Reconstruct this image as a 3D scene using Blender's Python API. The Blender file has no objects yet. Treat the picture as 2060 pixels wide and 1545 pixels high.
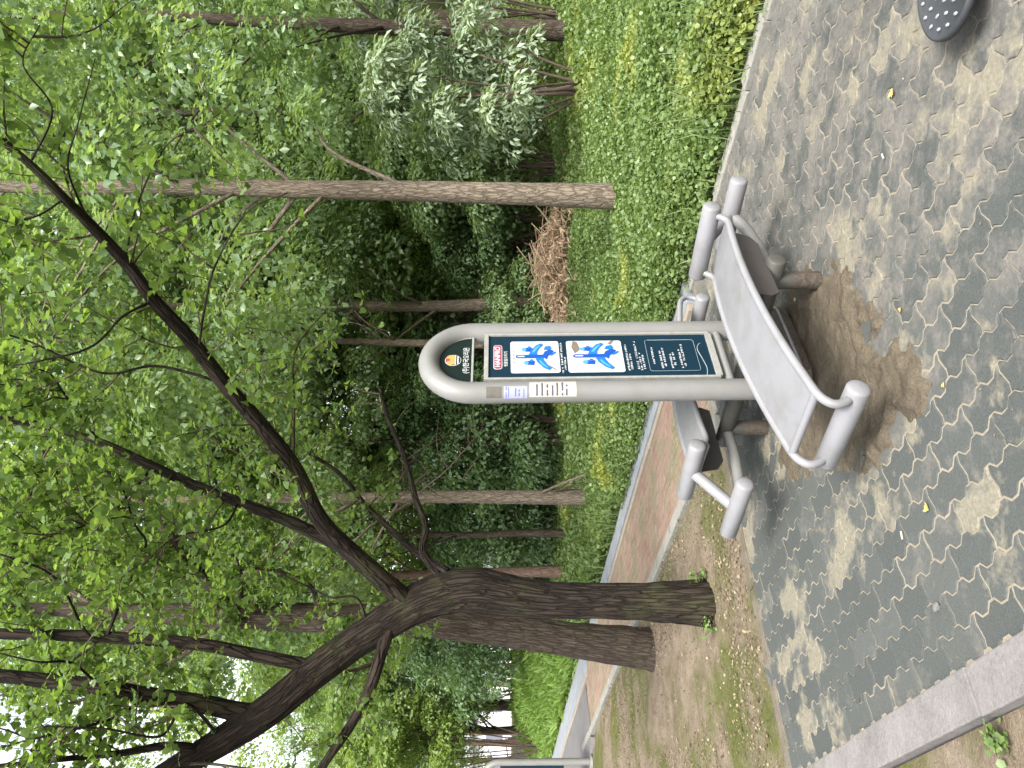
import bpy, bmesh, math, random
import numpy as np
from mathutils import Vector, Matrix, noise as mnoise

random.seed(7)
RNG = np.random.default_rng(11)
SC = bpy.context.scene
COL = SC.collection

# ------------------------------------------------------------------ camera
FPX, IW, IH = 1547.0, 2060.0, 1545.0          # focal length and size in photo pixels
CAM_H = 1.5
PITCH = math.atan(30 / FPX)
FWD = Vector((0, math.cos(PITCH), -math.sin(PITCH)))
DWN = Vector((0, -math.sin(PITCH), -math.cos(PITCH)))    # runs to the right in the (turned) picture
RGT = Vector((1, 0, 0))                                  # runs to the top of the picture
cam_d = bpy.data.cameras.new('camera')
cam = bpy.data.objects.new('camera', cam_d)
COL.objects.link(cam)
m3 = Matrix((DWN, RGT, -FWD)).transposed()
cam.matrix_world = Matrix.Translation((0, 0, CAM_H)) @ m3.to_4x4()
cam_d.sensor_fit = 'HORIZONTAL'
cam_d.sensor_width = 36
cam_d.lens = 36 * FPX / IW
cam_d.clip_start = 0.05
cam_d.clip_end = 2000
SC.camera = cam

# ------------------------------------------------------------------ light
SUN_EL, SUN_AZ = math.radians(47), math.radians(165)     # azimuth from +Y towards +X
world = bpy.data.worlds.new('World')
SC.world = world
world.use_nodes = True
wn = world.node_tree
wn.nodes.clear()
sky = wn.nodes.new('ShaderNodeTexSky')
sky.sky_type = 'NISHITA'
sky.sun_disc = False
sky.sun_elevation = SUN_EL
sky.sun_rotation = SUN_AZ
sky.air_density = 1.0
sky.dust_density = 3.0
sky.ozone_density = 1.0
hs = wn.nodes.new('ShaderNodeHueSaturation')
hs.inputs['Saturation'].default_value = 0.28             # thin bright cloud: pale sky
bg = wn.nodes.new('ShaderNodeBackground')
bg.inputs['Strength'].default_value = 0.15
wo = wn.nodes.new('ShaderNodeOutputWorld')
wn.links.new(sky.outputs['Color'], hs.inputs['Color'])
wn.links.new(hs.outputs['Color'], bg.inputs['Color'])
wn.links.new(bg.outputs['Background'], wo.inputs['Surface'])
sun_d = bpy.data.lights.new('sun', 'SUN')
sun_d.energy = 2.2
sun_d.angle = math.radians(20)
sun_d.color = (1.0, 0.96, 0.88)
sun = bpy.data.objects.new('sun', sun_d)
COL.objects.link(sun)
sdir = Vector((math.sin(SUN_AZ) * math.cos(SUN_EL), math.cos(SUN_AZ) * math.cos(SUN_EL), math.sin(SUN_EL)))
sun.rotation_euler = sdir.to_track_quat('Z', 'Y').to_euler()
vs = SC.view_settings
vs.view_transform = 'Standard'
vs.look = 'None'
vs.exposure = 1.85
vs.gamma = 1.0
vs.use_curve_mapping = False
SC.cycles.use_denoising = True
SC.cycles.max_bounces = 7
SC.cycles.diffuse_bounces = 4
SC.cycles.glossy_bounces = 2
SC.cycles.transmission_bounces = 4
SC.cycles.caustics_reflective = False
SC.cycles.caustics_refractive = False

# ------------------------------------------------------------------ helpers
def tag(o, label=None, cat=None, group=None, kind=None):
    if label: o['label'] = label
    if cat: o['category'] = cat
    if group: o['group'] = group
    if kind: o['kind'] = kind
    return o

def link(name, me, mat=None, parent=None, loc=None):
    o = bpy.data.objects.new(name, me)
    COL.objects.link(o)
    if mat is not None and me is not None and not me.materials:
        me.materials.append(mat)
    if parent is not None: o.parent = parent
    if loc is not None: o.location = loc
    return o

def empty(name, loc=(0, 0, 0), parent=None):
    o = bpy.data.objects.new(name, None)
    COL.objects.link(o)
    o.location = loc
    o.empty_display_size = 0.1
    if parent is not None: o.parent = parent
    return o

def put(o, parent):
    """parent o under an empty that sits at parent.location, keeping o's world-space vertices"""
    o.parent = parent
    o.location = -Vector(parent.location)
    return o

def mesh_np(name, V, F, smooth=False, tint=None, bark=None):
    V = np.asarray(V, dtype=np.float32); F = np.asarray(F, dtype=np.int32)
    k = F.shape[1]
    me = bpy.data.meshes.new(name)
    me.vertices.add(len(V)); me.vertices.foreach_set('co', V.ravel())
    me.loops.add(F.size); me.loops.foreach_set('vertex_index', F.ravel())
    me.polygons.add(len(F))
    me.polygons.foreach_set('loop_start', np.arange(0, F.size, k, dtype=np.int32))
    me.polygons.foreach_set('loop_total', np.full(len(F), k, dtype=np.int32))
    if smooth: me.polygons.foreach_set('use_smooth', np.ones(len(F), dtype=bool))
    if tint is not None:
        a = me.attributes.new('tint', 'FLOAT', 'POINT'); a.data.foreach_set('value', np.asarray(tint, dtype=np.float32))
    if bark is not None:
        a = me.attributes.new('bark', 'FLOAT_VECTOR', 'POINT'); a.data.foreach_set('vector', np.asarray(bark, dtype=np.float32).ravel())
    me.update(calc_edges=True)
    return me

class MB:
    """collects polygons"""
    def __init__(s): s.v = []; s.f = []; s.sm = []
    def add(s, vs_, fs, smooth=False):
        b = len(s.v); s.v += [tuple(p) for p in vs_]
        for f in fs: s.f.append([i + b for i in f]); s.sm.append(smooth)
    def box(s, lo, hi, fn=None):
        (x0, y0, z0), (x1, y1, z1) = lo, hi
        p = [(x0,y0,z0),(x1,y0,z0),(x1,y1,z0),(x0,y1,z0),(x0,y0,z1),(x1,y0,z1),(x1,y1,z1),(x0,y1,z1)]
        if fn: p = [fn(*q) for q in p]
        s.add(p, [(0,3,2,1),(4,5,6,7),(0,1,5,4),(1,2,6,5),(2,3,7,6),(3,0,4,7)])
    def prism(s, poly, fn, d0, d1):
        """poly in 2D; fn(x,y,d)->point"""
        n = len(poly)
        p = [fn(x, y, d0) for x, y in poly] + [fn(x, y, d1) for x, y in poly]
        s.add(p, [list(range(n))[::-1], [i + n for i in range(n)]] + [(i, (i+1) % n, (i+1) % n + n, i + n) for i in range(n)])
    def build(s, name, mat, parent=None, bevel=0):
        me = bpy.data.meshes.new(name)
        me.from_pydata(s.v, [], s.f)
        me.polygons.foreach_set('use_smooth', s.sm)
        me.update()
        bm = bmesh.new(); bm.from_mesh(me)
        bmesh.ops.recalc_face_normals(bm, faces=bm.faces)
        if bevel:
            ed = [e for e in bm.edges if len(e.link_faces) == 2 and e.calc_face_angle(0) > 0.6]
            bmesh.ops.bevel(bm, geom=ed, offset=bevel, segments=2, profile=0.6, affect='EDGES')
        bm.to_mesh(me); bm.free()
        o = link(name, me, mat)
        if parent is not None:
            if isinstance(parent, bpy.types.Object) and parent.type == 'EMPTY': put(o, parent)
            else: o.parent = parent
        return o

def vnoise(P, seed=0):
    """value noise, P (N,3) -> (N,) in 0..1"""
    P = np.asarray(P, dtype=np.float64); I = np.floor(P).astype(np.int64); f = P - I
    f = f * f * (3 - 2 * f)
    def h(x, y, z):
        n = (x * 374761393 + y * 668265263 + z * 2147483647 + seed * 974711) & 0xffffffff
        n = ((n ^ (n >> 13)) * 1274126177) & 0xffffffff
        n = ((n ^ (n >> 16)) * 2246822519) & 0xffffffff
        return ((n ^ (n >> 15)) & 0xffff) / 65535.0
    r = 0
    for dx in (0, 1):
        for dy in (0, 1):
            for dz in (0, 1):
                w = (f[:,0] if dx else 1-f[:,0]) * (f[:,1] if dy else 1-f[:,1]) * (f[:,2] if dz else 1-f[:,2])
                r = r + w * h(I[:,0]+dx, I[:,1]+dy, I[:,2]+dz)
    return r

def spline(pts, vals, n):
    """Catmull-Rom through pts (K,3) with radii vals -> n points"""
    P = np.asarray(pts, float); R = np.asarray(vals, float)
    K = len(P)
    d = np.concatenate([[0], np.cumsum(np.linalg.norm(np.diff(P, axis=0), axis=1))])
    t = np.linspace(0, d[-1], n)
    E0 = np.vstack([2*P[0]-P[1], P, 2*P[-1]-P[-2]])
    i = np.clip(np.searchsorted(d, t, side='right') - 1, 0, K - 2)
    u = ((t - d[i]) / np.maximum(d[i+1] - d[i], 1e-9))[:, None]
    p0, p1, p2, p3 = E0[i], E0[i+1], E0[i+2], E0[i+3]
    Q = 0.5 * ((2*p1) + (-p0+p2)*u + (2*p0-5*p1+4*p2-p3)*u*u + (-p0+3*p1-3*p2+p3)*u**3)
    return Q, np.interp(t, d, R), t

def tube(pts, rad, sides=12, step=None, n=None, rough=0.0, seed=0, cap=True, rfreq=(5, 2.0), resample=True):
    """returns V,F(quads+),bark; caps closed with tiny end rings"""
    if resample:
        L = np.linalg.norm(np.diff(np.asarray(pts, float), axis=0), axis=1).sum()
        if n is None: n = max(len(pts), int(L / (step or 0.05)) + 2)
        Q, R, T = spline(pts, rad, n)
    else:
        Q = np.asarray(pts, float); R = np.asarray(rad, float); n = len(Q)
        T = np.concatenate([[0], np.cumsum(np.linalg.norm(np.diff(Q, axis=0), axis=1))])
    if cap:
        Q = np.vstack([Q[0], Q, Q[-1]]); R = np.concatenate([[R[0]*0.02], R, [R[-1]*0.02]]); T = np.concatenate([[T[0]], T, [T[-1]]]); n += 2
    D = np.gradient(Q, axis=0); D[np.linalg.norm(D, axis=1) < 1e-9] = D[min(2, n-1)]
    if cap: D[0] = D[1] = Q[2]-Q[1]; D[-1] = D[-2] = Q[-2]-Q[-3]
    D /= np.linalg.norm(D, axis=1)[:, None]
    ref = np.array([0, 0, 1.0]) if abs(D[0][2]) < 0.9 else np.array([1.0, 0, 0])
    N = np.zeros_like(Q); u = np.cross(D[0], ref); u /= np.linalg.norm(u)
    for i in range(n):
        u = u - D[i] * np.dot(u, D[i]); u /= np.linalg.norm(u); N[i] = u
    B = np.cross(D, N)
    a = np.linspace(0, 2*np.pi, sides, endpoint=False)
    ca, sa = np.cos(a), np.sin(a)
    RR = np.repeat(R[:, None], sides, 1)
    rm = float(np.max(R))
    bark = np.stack([np.broadcast_to(ca * rm, (n, sides)), np.broadcast_to(sa * rm, (n, sides)), np.repeat(T[:, None], sides, 1)], -1).reshape(-1, 3)
    if rough:
        q = bark / rm * np.array([rfreq[0], rfreq[0], 0]) + np.array([0, 0, 1]) * bark[:, 2:3] * rfreq[1]
        w1 = vnoise(q + 0.7 * vnoise(q * 0.5, 3)[:, None], seed); w2 = vnoise(q * 2.1, seed + 5)
        ridge = 1 - np.abs(w1 * 2 - 1) * 1.4
        RR = RR * (1 + rough * (ridge * 0.7 + w2 * 0.5 - 0.6).reshape(n, sides))
    V = Q[:, None, :] + RR[..., None] * (ca[None, :, None] * N[:, None, :] + sa[None, :, None] * B[:, None, :])
    V = V.reshape(-1, 3)
    i = np.arange(n - 1)[:, None] * sides; j = np.arange(sides)[None, :]; k = (j + 1) % sides
    F = np.stack([i + j, i + k, i + sides + k, i + sides + j], -1).reshape(-1, 4)
    return V, F, bark

def join(parts):
    V, F, Bk, o = [], [], [], 0
    for v, f, b in parts:
        V.append(v); F.append(f + o); Bk.append(b); o += len(v)
    return np.vstack(V), np.vstack(F), np.vstack(Bk)

def tube_obj(name, pts, rad, mat, parent=None, sides=20, step=0.02, resample=True, **kw):
    if np.isscalar(rad): rad = [rad] * len(pts)
    V, F, b = tube(pts, rad, sides=sides, step=step, resample=resample, **kw)
    me = mesh_np(name, V, F, smooth=True, bark=b)
    # flat end discs
    me.update()
    o = link(name, me, mat)
    try: me.set_sharp_from_angle(angle=math.radians(50))
    except Exception: pass
    if parent is not None:
        if parent.type == 'EMPTY': put(o, parent)
        else: o.parent = parent
    return o

# leaf templates: x = width, y = length, z = out of the leaf
T_LEAF = (np.array([[0,0,0],[-.32,.45,.10],[0,1,-.06],[.32,.45,.10]]), np.array([[0,2,1],[0,3,2]]))
T_NARROW = (np.array([[0,0,0],[-.13,.45,.04],[0,1,-.14],[.13,.45,.04]]), np.array([[0,2,1],[0,3,2]]))
T_LANCE = (np.array([[0,0,0],[-.19,.45,.06],[0,1,-.12],[.19,.45,.06]]), np.array([[0,2,1],[0,3,2]]))
T_FAN = (np.array([[0,0,0],[-.52,.62,.10],[-.24,.95,-.02],[0,.84,.06],[.24,.95,-.02],[.52,.62,.10]]),
         np.array([[0,2,1],[0,3,2],[0,4,3],[0,5,4]]))
T_ROUND = (np.array([[0,0,0],[-.45,.35,.07],[-.30,.85,.0],[.30,.85,.0],[.45,.35,.07]]), np.array([[0,2,1],[0,3,2],[0,4,3]]))
T_BLADE = (np.array([[-.035,0,0],[.035,0,0],[.028,.55,.06],[-.028,.55,.06],[0,1,.26]]), np.array([[0,1,2],[0,2,3],[3,2,4]]))

def leaves(P, Nrm, Y, size, tmpl, tint, wid=1.0):
    """P base points; Nrm leaf normals; Y leaf length direction"""
    tv, tf = tmpl
    Nrm = Nrm / (np.linalg.norm(Nrm, axis=1)[:, None] + 1e-9)
    Y = Y - Nrm * (Y * Nrm).sum(1)[:, None]
    Y = Y / (np.linalg.norm(Y, axis=1)[:, None] + 1e-9)
    X = np.cross(Y, Nrm)
    s = np.asarray(size)[:, None, None]
    V = P[:, None, :] + s * (tv[None, :, 0:1] * wid * X[:, None, :] + tv[None, :, 1:2] * Y[:, None, :] + tv[None, :, 2:3] * Nrm[:, None, :])
    k = len(tv)
    F = (tf[None] + (np.arange(len(P)) * k)[:, None, None]).reshape(-1, 3)
    return V.reshape(-1, 3), F, np.repeat(np.asarray(tint), k)

def rnd_dir(n, rng=RNG):
    v = rng.normal(size=(n, 3)); return v / np.linalg.norm(v, axis=1)[:, None]

# ------------------------------------------------------------------ materials
def mat_new(name):
    m = bpy.data.materials.new(name); m.use_nodes = True
    nt = m.node_tree; nt.nodes.clear()
    out = nt.nodes.new('ShaderNodeOutputMaterial')
    return m, nt, out

class NT:
    def __init__(s, nt): s.nt = nt
    def n(s, t, **kw):
        nd = s.nt.nodes.new(t)
        for k, v in kw.items():
            if hasattr(nd, k): setattr(nd, k, v)
            else: nd.inputs[k].default_value = v
        return nd
    def l(s, a, b): s.nt.links.new(a, b)
    def noise(s, vec, scale, detail=4, rough=0.55, dist=0.0):
        nd = s.n('ShaderNodeTexNoise', Scale=scale, Detail=detail, Roughness=rough, Distortion=dist)
        if vec is not None: s.l(vec, nd.inputs['Vector'])
        return nd.outputs['Fac']
    def ramp(s, fac, stops, interp='LINEAR'):
        nd = s.n('ShaderNodeValToRGB'); nd.color_ramp.interpolation = interp
        el = nd.color_ramp.elements
        while len(el) < len(stops): el.new(0.5)
        for e, (p, c) in zip(el, stops):
            e.position = p; e.color = (*c, 1) if len(c) == 3 else c
        s.l(fac, nd.inputs['Fac']); return nd.outputs['Color']
    def mix(s, fac, a, b, blend='MIX'):
        nd = s.n('ShaderNodeMixRGB', blend_type=blend)
        for i, v in (('Fac', fac), ('Color1', a), ('Color2', b)):
            if isinstance(v, (int, float)): nd.inputs[i].default_value = v
            elif isinstance(v, tuple): nd.inputs[i].default_value = (*v, 1)
            else: s.l(v, nd.inputs[i])
        return nd.outputs['Color']
    def math(s, op, a, b=None):
        nd = s.n('ShaderNodeMath', operation=op)
        for i, v in enumerate((a, b)):
            if v is None: continue
            if isinstance(v, (int, float)): nd.inputs[i].default_value = v
            else: s.l(v, nd.inputs[i])
        return nd.outputs[0]
    def bump(s, h, strength=0.4, dist=0.01):
        nd = s.n('ShaderNodeBump', Strength=strength, Distance=dist); s.l(h, nd.inputs['Height']); return nd.outputs['Normal']
    def pos(s): return s.n('ShaderNodeNewGeometry').outputs['Position']
    def obj(s): return s.n('ShaderNodeTexCoord').outputs['Object']
    def attr(s, name, out='Fac'): return s.n('ShaderNodeAttribute', attribute_name=name).outputs[out]

def principled(N, out, color, rough=0.8, normal=None, metallic=0.0, spec=0.4):
    p = N.n('ShaderNodeBsdfPrincipled')
    if isinstance(color, tuple): p.inputs['Base Color'].default_value = (*color, 1)
    else: N.l(color, p.inputs['Base Color'])
    if isinstance(rough, (int, float)): p.inputs['Roughness'].default_value = rough
    else: N.l(rough, p.inputs['Roughness'])
    p.inputs['Metallic'].default_value = metallic
    p.inputs['Specular IOR Level'].default_value = spec
    if normal is not None: N.l(normal, p.inputs['Normal'])
    N.l(p.outputs[0], out.inputs['Surface'])
    return p

def leaf_mat(name, dark, light, trans=0.45, rough=0.5, gloss=0.3, patch=None, tcol=1.6):
    m, nt, out = mat_new(name); N = NT(nt)
    t = N.attr('tint')
    pn = N.noise(N.pos(), 0.6, 2)
    f = N.math('ADD', N.math('MULTIPLY', t, 0.75), N.math('MULTIPLY', pn, 0.3))
    c = N.ramp(f, [(0.05, dark), (0.85, light)])
    if patch: c = N.mix(N.ramp(N.noise(N.pos(), patch[1], 2), [(patch[2], (0,0,0)), (patch[2]+.12, (1,1,1))]), c, patch[0])
    p = N.n('ShaderNodeBsdfPrincipled'); N.l(c, p.inputs['Base Color'])
    p.inputs['Roughness'].default_value = rough; p.inputs['Specular IOR Level'].default_value = gloss
    tr = N.n('ShaderNodeBsdfTranslucent')
    tc = N.mix(1.0, c, (tcol, tcol * 0.96, tcol * 0.42), 'MULTIPLY'); N.l(tc, tr.inputs['Color'])
    mx = N.n('ShaderNodeMixShader'); mx.inputs[0].default_value = trans
    N.l(p.outputs[0], mx.inputs[1]); N.l(tr.outputs[0], mx.inputs[2]); N.l(mx.outputs[0], out.inputs['Surface'])
    return m

def bark_mat(name, dark, light, scale=9, stretch=0.22, bump=0.9, moss=0.0, dist=0.02):
    m, nt, out = mat_new(name); N = NT(nt)
    v = N.attr('bark', 'Vector')
    mp = N.n('ShaderNodeMapping'); mp.inputs['Scale'].default_value = (1, 1, stretch); N.l(v, mp.inputs['Vector'])
    mv = mp.outputs['Vector']
    n1 = N.noise(mv, scale * 2.2, 5, 0.65, 0.6)
    vo = N.n('ShaderNodeTexVoronoi', Scale=scale * 2.4, feature='DISTANCE_TO_EDGE')
    ad = N.n('ShaderNodeVectorMath', operation='ADD'); N.l(mv, ad.inputs[0])
    sc_ = N.n('ShaderNodeVectorMath', operation='SCALE'); sc_.inputs['Scale'].default_value = 0.05
    nn = N.n('ShaderNodeTexNoise', Scale=scale * 3.0, Detail=2.0); N.l(mv, nn.inputs['Vector'])
    N.l(nn.outputs['Color'], sc_.inputs[0]); N.l(sc_.outputs[0], ad.inputs[1]); N.l(ad.outputs[0], vo.inputs['Vector'])
    crack = N.ramp(vo.outputs['Distance'], [(0.0, (0,0,0)), (0.16, (1,1,1))])
    c = N.ramp(n1, [(0.28, dark), (0.72, light)])
    c = N.mix(0.65, c, N.mix(crack, tuple(x * 0.55 for x in dark), c))
    if moss:
        mf = N.ramp(N.noise(N.pos(), 3.0, 4, 0.7), [(0.52, (0,0,0)), (0.75, (moss,)*3)])
        c = N.mix(mf, c, (0.06, 0.07, 0.025))
    h = N.mix(0.55, crack, n1)
    principled(N, out, c, 0.92, N.bump(h, bump, dist), spec=0.15)
    return m

M = {}
M['bark_dark'] = bark_mat('bark_dark', (0.011, 0.0085, 0.007), (0.042, 0.031, 0.024), 9, 0.2, 1.0, 0.45, 0.03)  # dark brown bark, lowered further to paint in backlight and canopy shade
M['bark_mid'] = bark_mat('bark_mid', (0.034, 0.026, 0.020), (0.100, 0.078, 0.062), 10, 0.25, 0.9, 0.3)
M['bark_pale'] = bark_mat('bark_pale', (0.085, 0.068, 0.050), (0.22, 0.18, 0.14), 10, 0.3, 0.8, 0.0)
M['bark_red'] = bark_mat('bark_red', (0.09, 0.055, 0.042), (0.20, 0.14, 0.11), 12, 0.25, 0.7, 0.2)
M['twig'] = bark_mat('twig', (0.05, 0.035, 0.028), (0.12, 0.09, 0.07), 20, 0.4, 0.3)
M['leaf_near'] = leaf_mat('leaf_near', (0.060, 0.112, 0.030), (0.140, 0.215, 0.070), 0.52, 0.38, 0.45, tcol=1.75)
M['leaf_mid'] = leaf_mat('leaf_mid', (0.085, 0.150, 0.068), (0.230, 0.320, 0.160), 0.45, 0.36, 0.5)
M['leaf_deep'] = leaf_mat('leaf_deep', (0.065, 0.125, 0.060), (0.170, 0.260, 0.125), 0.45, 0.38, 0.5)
M['leaf_lime'] = leaf_mat('leaf_lime', (0.120, 0.185, 0.050), (0.220, 0.300, 0.095), 0.55, 0.4, 0.4, tcol=1.75)
M['leaf_silver'] = leaf_mat('leaf_silver', (0.11, 0.165, 0.10), (0.28, 0.35, 0.24), 0.32, 0.4, 0.5)
M['ground_leaf'] = leaf_mat('ground_leaf', (0.075, 0.125, 0.035), (0.165, 0.235, 0.080), 0.4, 0.42, 0.4, patch=((0.26, 0.29, 0.075), 0.75, 0.58))
M['grass'] = leaf_mat('grass', (0.075, 0.120, 0.040), (0.160, 0.225, 0.085), 0.4, 0.45, 0.35)
M['grass_sunlit'] = leaf_mat('grass_sunlit', (0.12, 0.20, 0.04), (0.20, 0.30, 0.09), 0.5, 0.5, 0.2)  # greens raised so the colour itself carries the sunlight on the open bank

def mat_paint(name, base, rough=0.36, dirt=0.5, rustz=None):
    m, nt, out = mat_new(name); N = NT(nt)
    p = N.pos()
    d = N.ramp(N.noise(p, 9, 6, 0.7), [(0.45, (0,0,0)), (0.8, (dirt,)*3)])
    c = N.mix(d, base, tuple(x * 0.72 for x in base[:2]) + (base[2] * 0.62,))
    sp = N.ramp(N.noise(p, 70, 3, 0.6), [(0.70, (0,0,0)), (0.745, (1,1,1))], 'LINEAR')
    spm = N.math('MULTIPLY', sp, N.ramp(N.noise(p, 3.1, 2), [(0.52, (0,0,0)), (0.62, (1,1,1))]))
    c = N.mix(spm, c, (0.16, 0.10, 0.07))
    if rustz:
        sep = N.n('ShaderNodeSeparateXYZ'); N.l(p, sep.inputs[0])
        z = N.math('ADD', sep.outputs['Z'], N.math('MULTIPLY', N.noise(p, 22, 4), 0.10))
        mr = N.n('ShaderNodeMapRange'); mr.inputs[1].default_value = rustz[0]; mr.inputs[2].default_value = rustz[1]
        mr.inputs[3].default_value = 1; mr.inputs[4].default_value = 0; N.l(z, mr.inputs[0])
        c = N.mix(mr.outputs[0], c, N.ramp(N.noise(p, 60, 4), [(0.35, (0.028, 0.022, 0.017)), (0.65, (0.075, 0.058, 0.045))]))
    r = N.ramp(N.noise(p, 14, 4), [(0.3, (rough,)*3), (0.8, (rough + 0.22,)*3)])
    principled(N, out, c, r, N.bump(N.noise(p, 160, 2), 0.03, 0.002), spec=0.5)
    return m
M['paint'] = mat_paint('paint', (0.169, 0.168, 0.178), 0.36, 0.8)
M['paint_frame'] = mat_paint('paint_frame', (0.144, 0.144, 0.138), 0.42)
M['paint_leg_shaded'] = mat_paint('paint_leg_shaded', (0.050, 0.050, 0.043), 0.5, 0.7, (0.14, 0.22))  # bench grey darkened to put in the shade under the boards; rust at the foot
M['paint_under_shaded'] = mat_paint('paint_under_shaded', (0.055, 0.048, 0.047), 0.5, 0.6)  # same grey paint, with the shade beneath the board put into its colour

def mat_plain(name, col, rough=0.5, spec=0.4, var=0.0, scale=20):
    m, nt, out = mat_new(name); N = NT(nt)
    c = col
    if var: c = N.mix(N.noise(N.pos(), scale, 4, 0.65), tuple(x * (1 - var) for x in col), tuple(min(1, x * (1 + var)) for x in col))
    principled(N, out, c, rough, spec=spec)
    return m
M['navy'] = mat_plain('navy', (0.0022, 0.015, 0.027), 0.5, 0.2, 0.15)
M['green_sign'] = mat_plain('green_sign', (0.003, 0.010, 0.008), 0.5, 0.2, 0.2)
M['card'] = mat_plain('card', (0.36, 0.37, 0.395), 0.5, 0.3, 0.08, 12)
M['print_white'] = mat_plain('print_white', (0.38, 0.39, 0.395), 0.5)
M['print_blue'] = mat_plain('print_blue', (0.008, 0.105, 0.36), 0.4, 0.4, 0.3, 60)
M['print_dblue'] = mat_plain('print_dblue', (0.005, 0.05, 0.25), 0.4)
M['print_light'] = mat_plain('print_light', (0.05, 0.22, 0.46), 0.4)
M['print_red'] = mat_plain('print_red', (0.20, 0.010, 0.045), 0.5)
M['print_orange'] = mat_plain('print_orange', (0.42, 0.22, 0.07), 0.5)
M['print_dot'] = mat_plain('print_dot', (0.35, 0.035, 0.02), 0.5)
M['print_dark'] = mat_plain('print_dark', (0.05, 0.05, 0.06), 0.6)
M['print_line'] = mat_plain('print_line', (0.16, 0.20, 0.22), 0.5)
M['print_smudge'] = mat_plain('print_smudge', (0.12, 0.10, 0.08), 0.7, 0.2, 0.4, 80)
M['print_tan'] = mat_plain('print_tan', (0.50, 0.46, 0.34), 0.6, 0.2, 0.2, 80)
M['trim'] = mat_plain('trim', (0.21, 0.21, 0.195), 0.5, 0.4, 0.4, 30)
M['sticker_grey'] = mat_plain('sticker_grey', (0.085, 0.08, 0.068), 0.6, 0.3, 0.4, 70)
M['sticker_lilac'] = mat_plain('sticker_lilac', (0.22, 0.23, 0.36), 0.5, 0.3, 0.2, 70)
M['sticker_white'] = mat_plain('sticker_white', (0.30, 0.29, 0.275), 0.5, 0.3, 0.15, 70)
M['ink_blue'] = mat_plain('ink_blue', (0.08, 0.09, 0.30), 0.6)
M['far_wall'] = mat_plain('far_wall', (0.62, 0.60, 0.62), 0.8, 0.2, 0.05, 2)
M['far_glass'] = mat_plain('far_glass', (0.12, 0.13, 0.17), 0.2, 0.5)
M['rubber'] = mat_plain('rubber', (0.030, 0.032, 0.036), 0.55, 0.35, 0.3, 40)
M['stud'] = mat_plain('stud', (0.22, 0.22, 0.23), 0.6, 0.3, 0.3, 60)
M['yellow_leaf'] = mat_plain('yellow_leaf', (0.30, 0.245, 0.085), 0.7, 0.2, 0.25, 90)
M['pebble'] = mat_plain('pebble', (0.11, 0.11, 0.108), 0.8, 0.2, 0.3, 60)
M['white_bit'] = mat_plain('white_bit', (0.30, 0.28, 0.24), 0.7, 0.2, 0.15, 60)
M['dry'] = leaf_mat('dry', (0.17, 0.10, 0.07), (0.50, 0.38, 0.26), 0.15, 0.8, 0.1, tcol=1.0)
M['litter'] = leaf_mat('litter', (0.06, 0.04, 0.026), (0.26, 0.21, 0.14), 0.1, 0.8, 0.1, tcol=1.0)

def mat_paver():
    m, nt, out = mat_new('paver'); N = NT(nt)
    p = N.pos()
    r = N.math('FRACT', N.math('ADD', N.n('ShaderNodeObjectInfo').outputs['Random'], N.attr('tint')))
    base = N.ramp(r, [(0.0, (0.038, 0.043, 0.042)), (0.5, (0.050, 0.056, 0.054)), (1.0, (0.067, 0.071, 0.067))])
    base = N.mix(0.45, base, N.ramp(N.noise(p, 130, 3, 0.7), [(0.3, (0.038, 0.042, 0.040)), (0.75, (0.105, 0.108, 0.100))]))
    # dusty film, thick on the trodden right of the yard, thin on the left
    sep = N.n('ShaderNodeSeparateXYZ'); N.l(p, sep.inputs[0])
    gx = N.n('ShaderNodeMapRange'); gx.inputs[1].default_value = -0.7; gx.inputs[2].default_value = 1.2; gx.inputs[3].default_value = -0.07; gx.inputs[4].default_value = 0.13
    N.l(sep.outputs['X'], gx.inputs[0])
    dn = N.math('ADD', N.math('ADD', N.noise(p, 6.5, 7, 0.75), gx.outputs[0]), N.math('MULTIPLY', r, 0.10))
    dust = N.ramp(dn, [(0.54, (0,0,0)), (0.72, (0.8,)*3)])
    c = N.mix(dust, base, N.ramp(N.noise(p, 45, 4, 0.7), [(0.3, (0.088, 0.081, 0.072)), (0.7, (0.160, 0.148, 0.132))]))
    # sand trodden into some blocks
    sn = N.math('ADD', N.noise(p, 1.7, 6, 0.66), N.math('MULTIPLY', r, 0.10))
    sand = N.ramp(sn, [(0.590, (0,0,0)), (0.645, (0.85,)*3)])
    c = N.mix(sand, c, N.ramp(N.noise(p, 60, 4, 0.7), [(0.3, (0.120, 0.108, 0.080)), (0.7, (0.215, 0.196, 0.150))]))
    h = N.noise(p, 180, 3, 0.7)
    h2 = N.math('ADD', h, N.math('MULTIPLY', N.noise(p, 30, 4), 1.5))
    principled(N, out, c, 0.9, N.bump(h2, 0.35, 0.004), spec=0.2)
    return m
M['paver'] = mat_paver()

def mat_soil(name, cols, moss=None, scale=1.0, bump=0.6):
    m, nt, out = mat_new(name); N = NT(nt)
    p = N.pos()
    c = N.ramp(N.noise(p, 3.2 * scale, 7, 0.7), [(0.3, cols[0]), (0.5, cols[1]), (0.7, cols[2])])
    c = N.mix(0.45, c, N.ramp(N.noise(p, 70, 4, 0.75), [(0.3, cols[0]), (0.7, cols[2])]))
    if moss:
        f = N.ramp(N.noise(p, moss[1], 6, 0.7), [(moss[2], (0,0,0)), (moss[2] + 0.12, (0.85,)*3)])
        c = N.mix(f, c, N.ramp(N.noise(p, 50, 3), [(0.3, tuple(x * 0.6 for x in moss[0])), (0.7, moss[0])]))
    h = N.math('ADD', N.noise(p, 110, 4, 0.75), N.math('MULTIPLY', N.noise(p, 18, 5, 0.7), 2.0))
    principled(N, out, c, 0.95, N.bump(h, bump, 0.012), spec=0.1)
    return m
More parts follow.
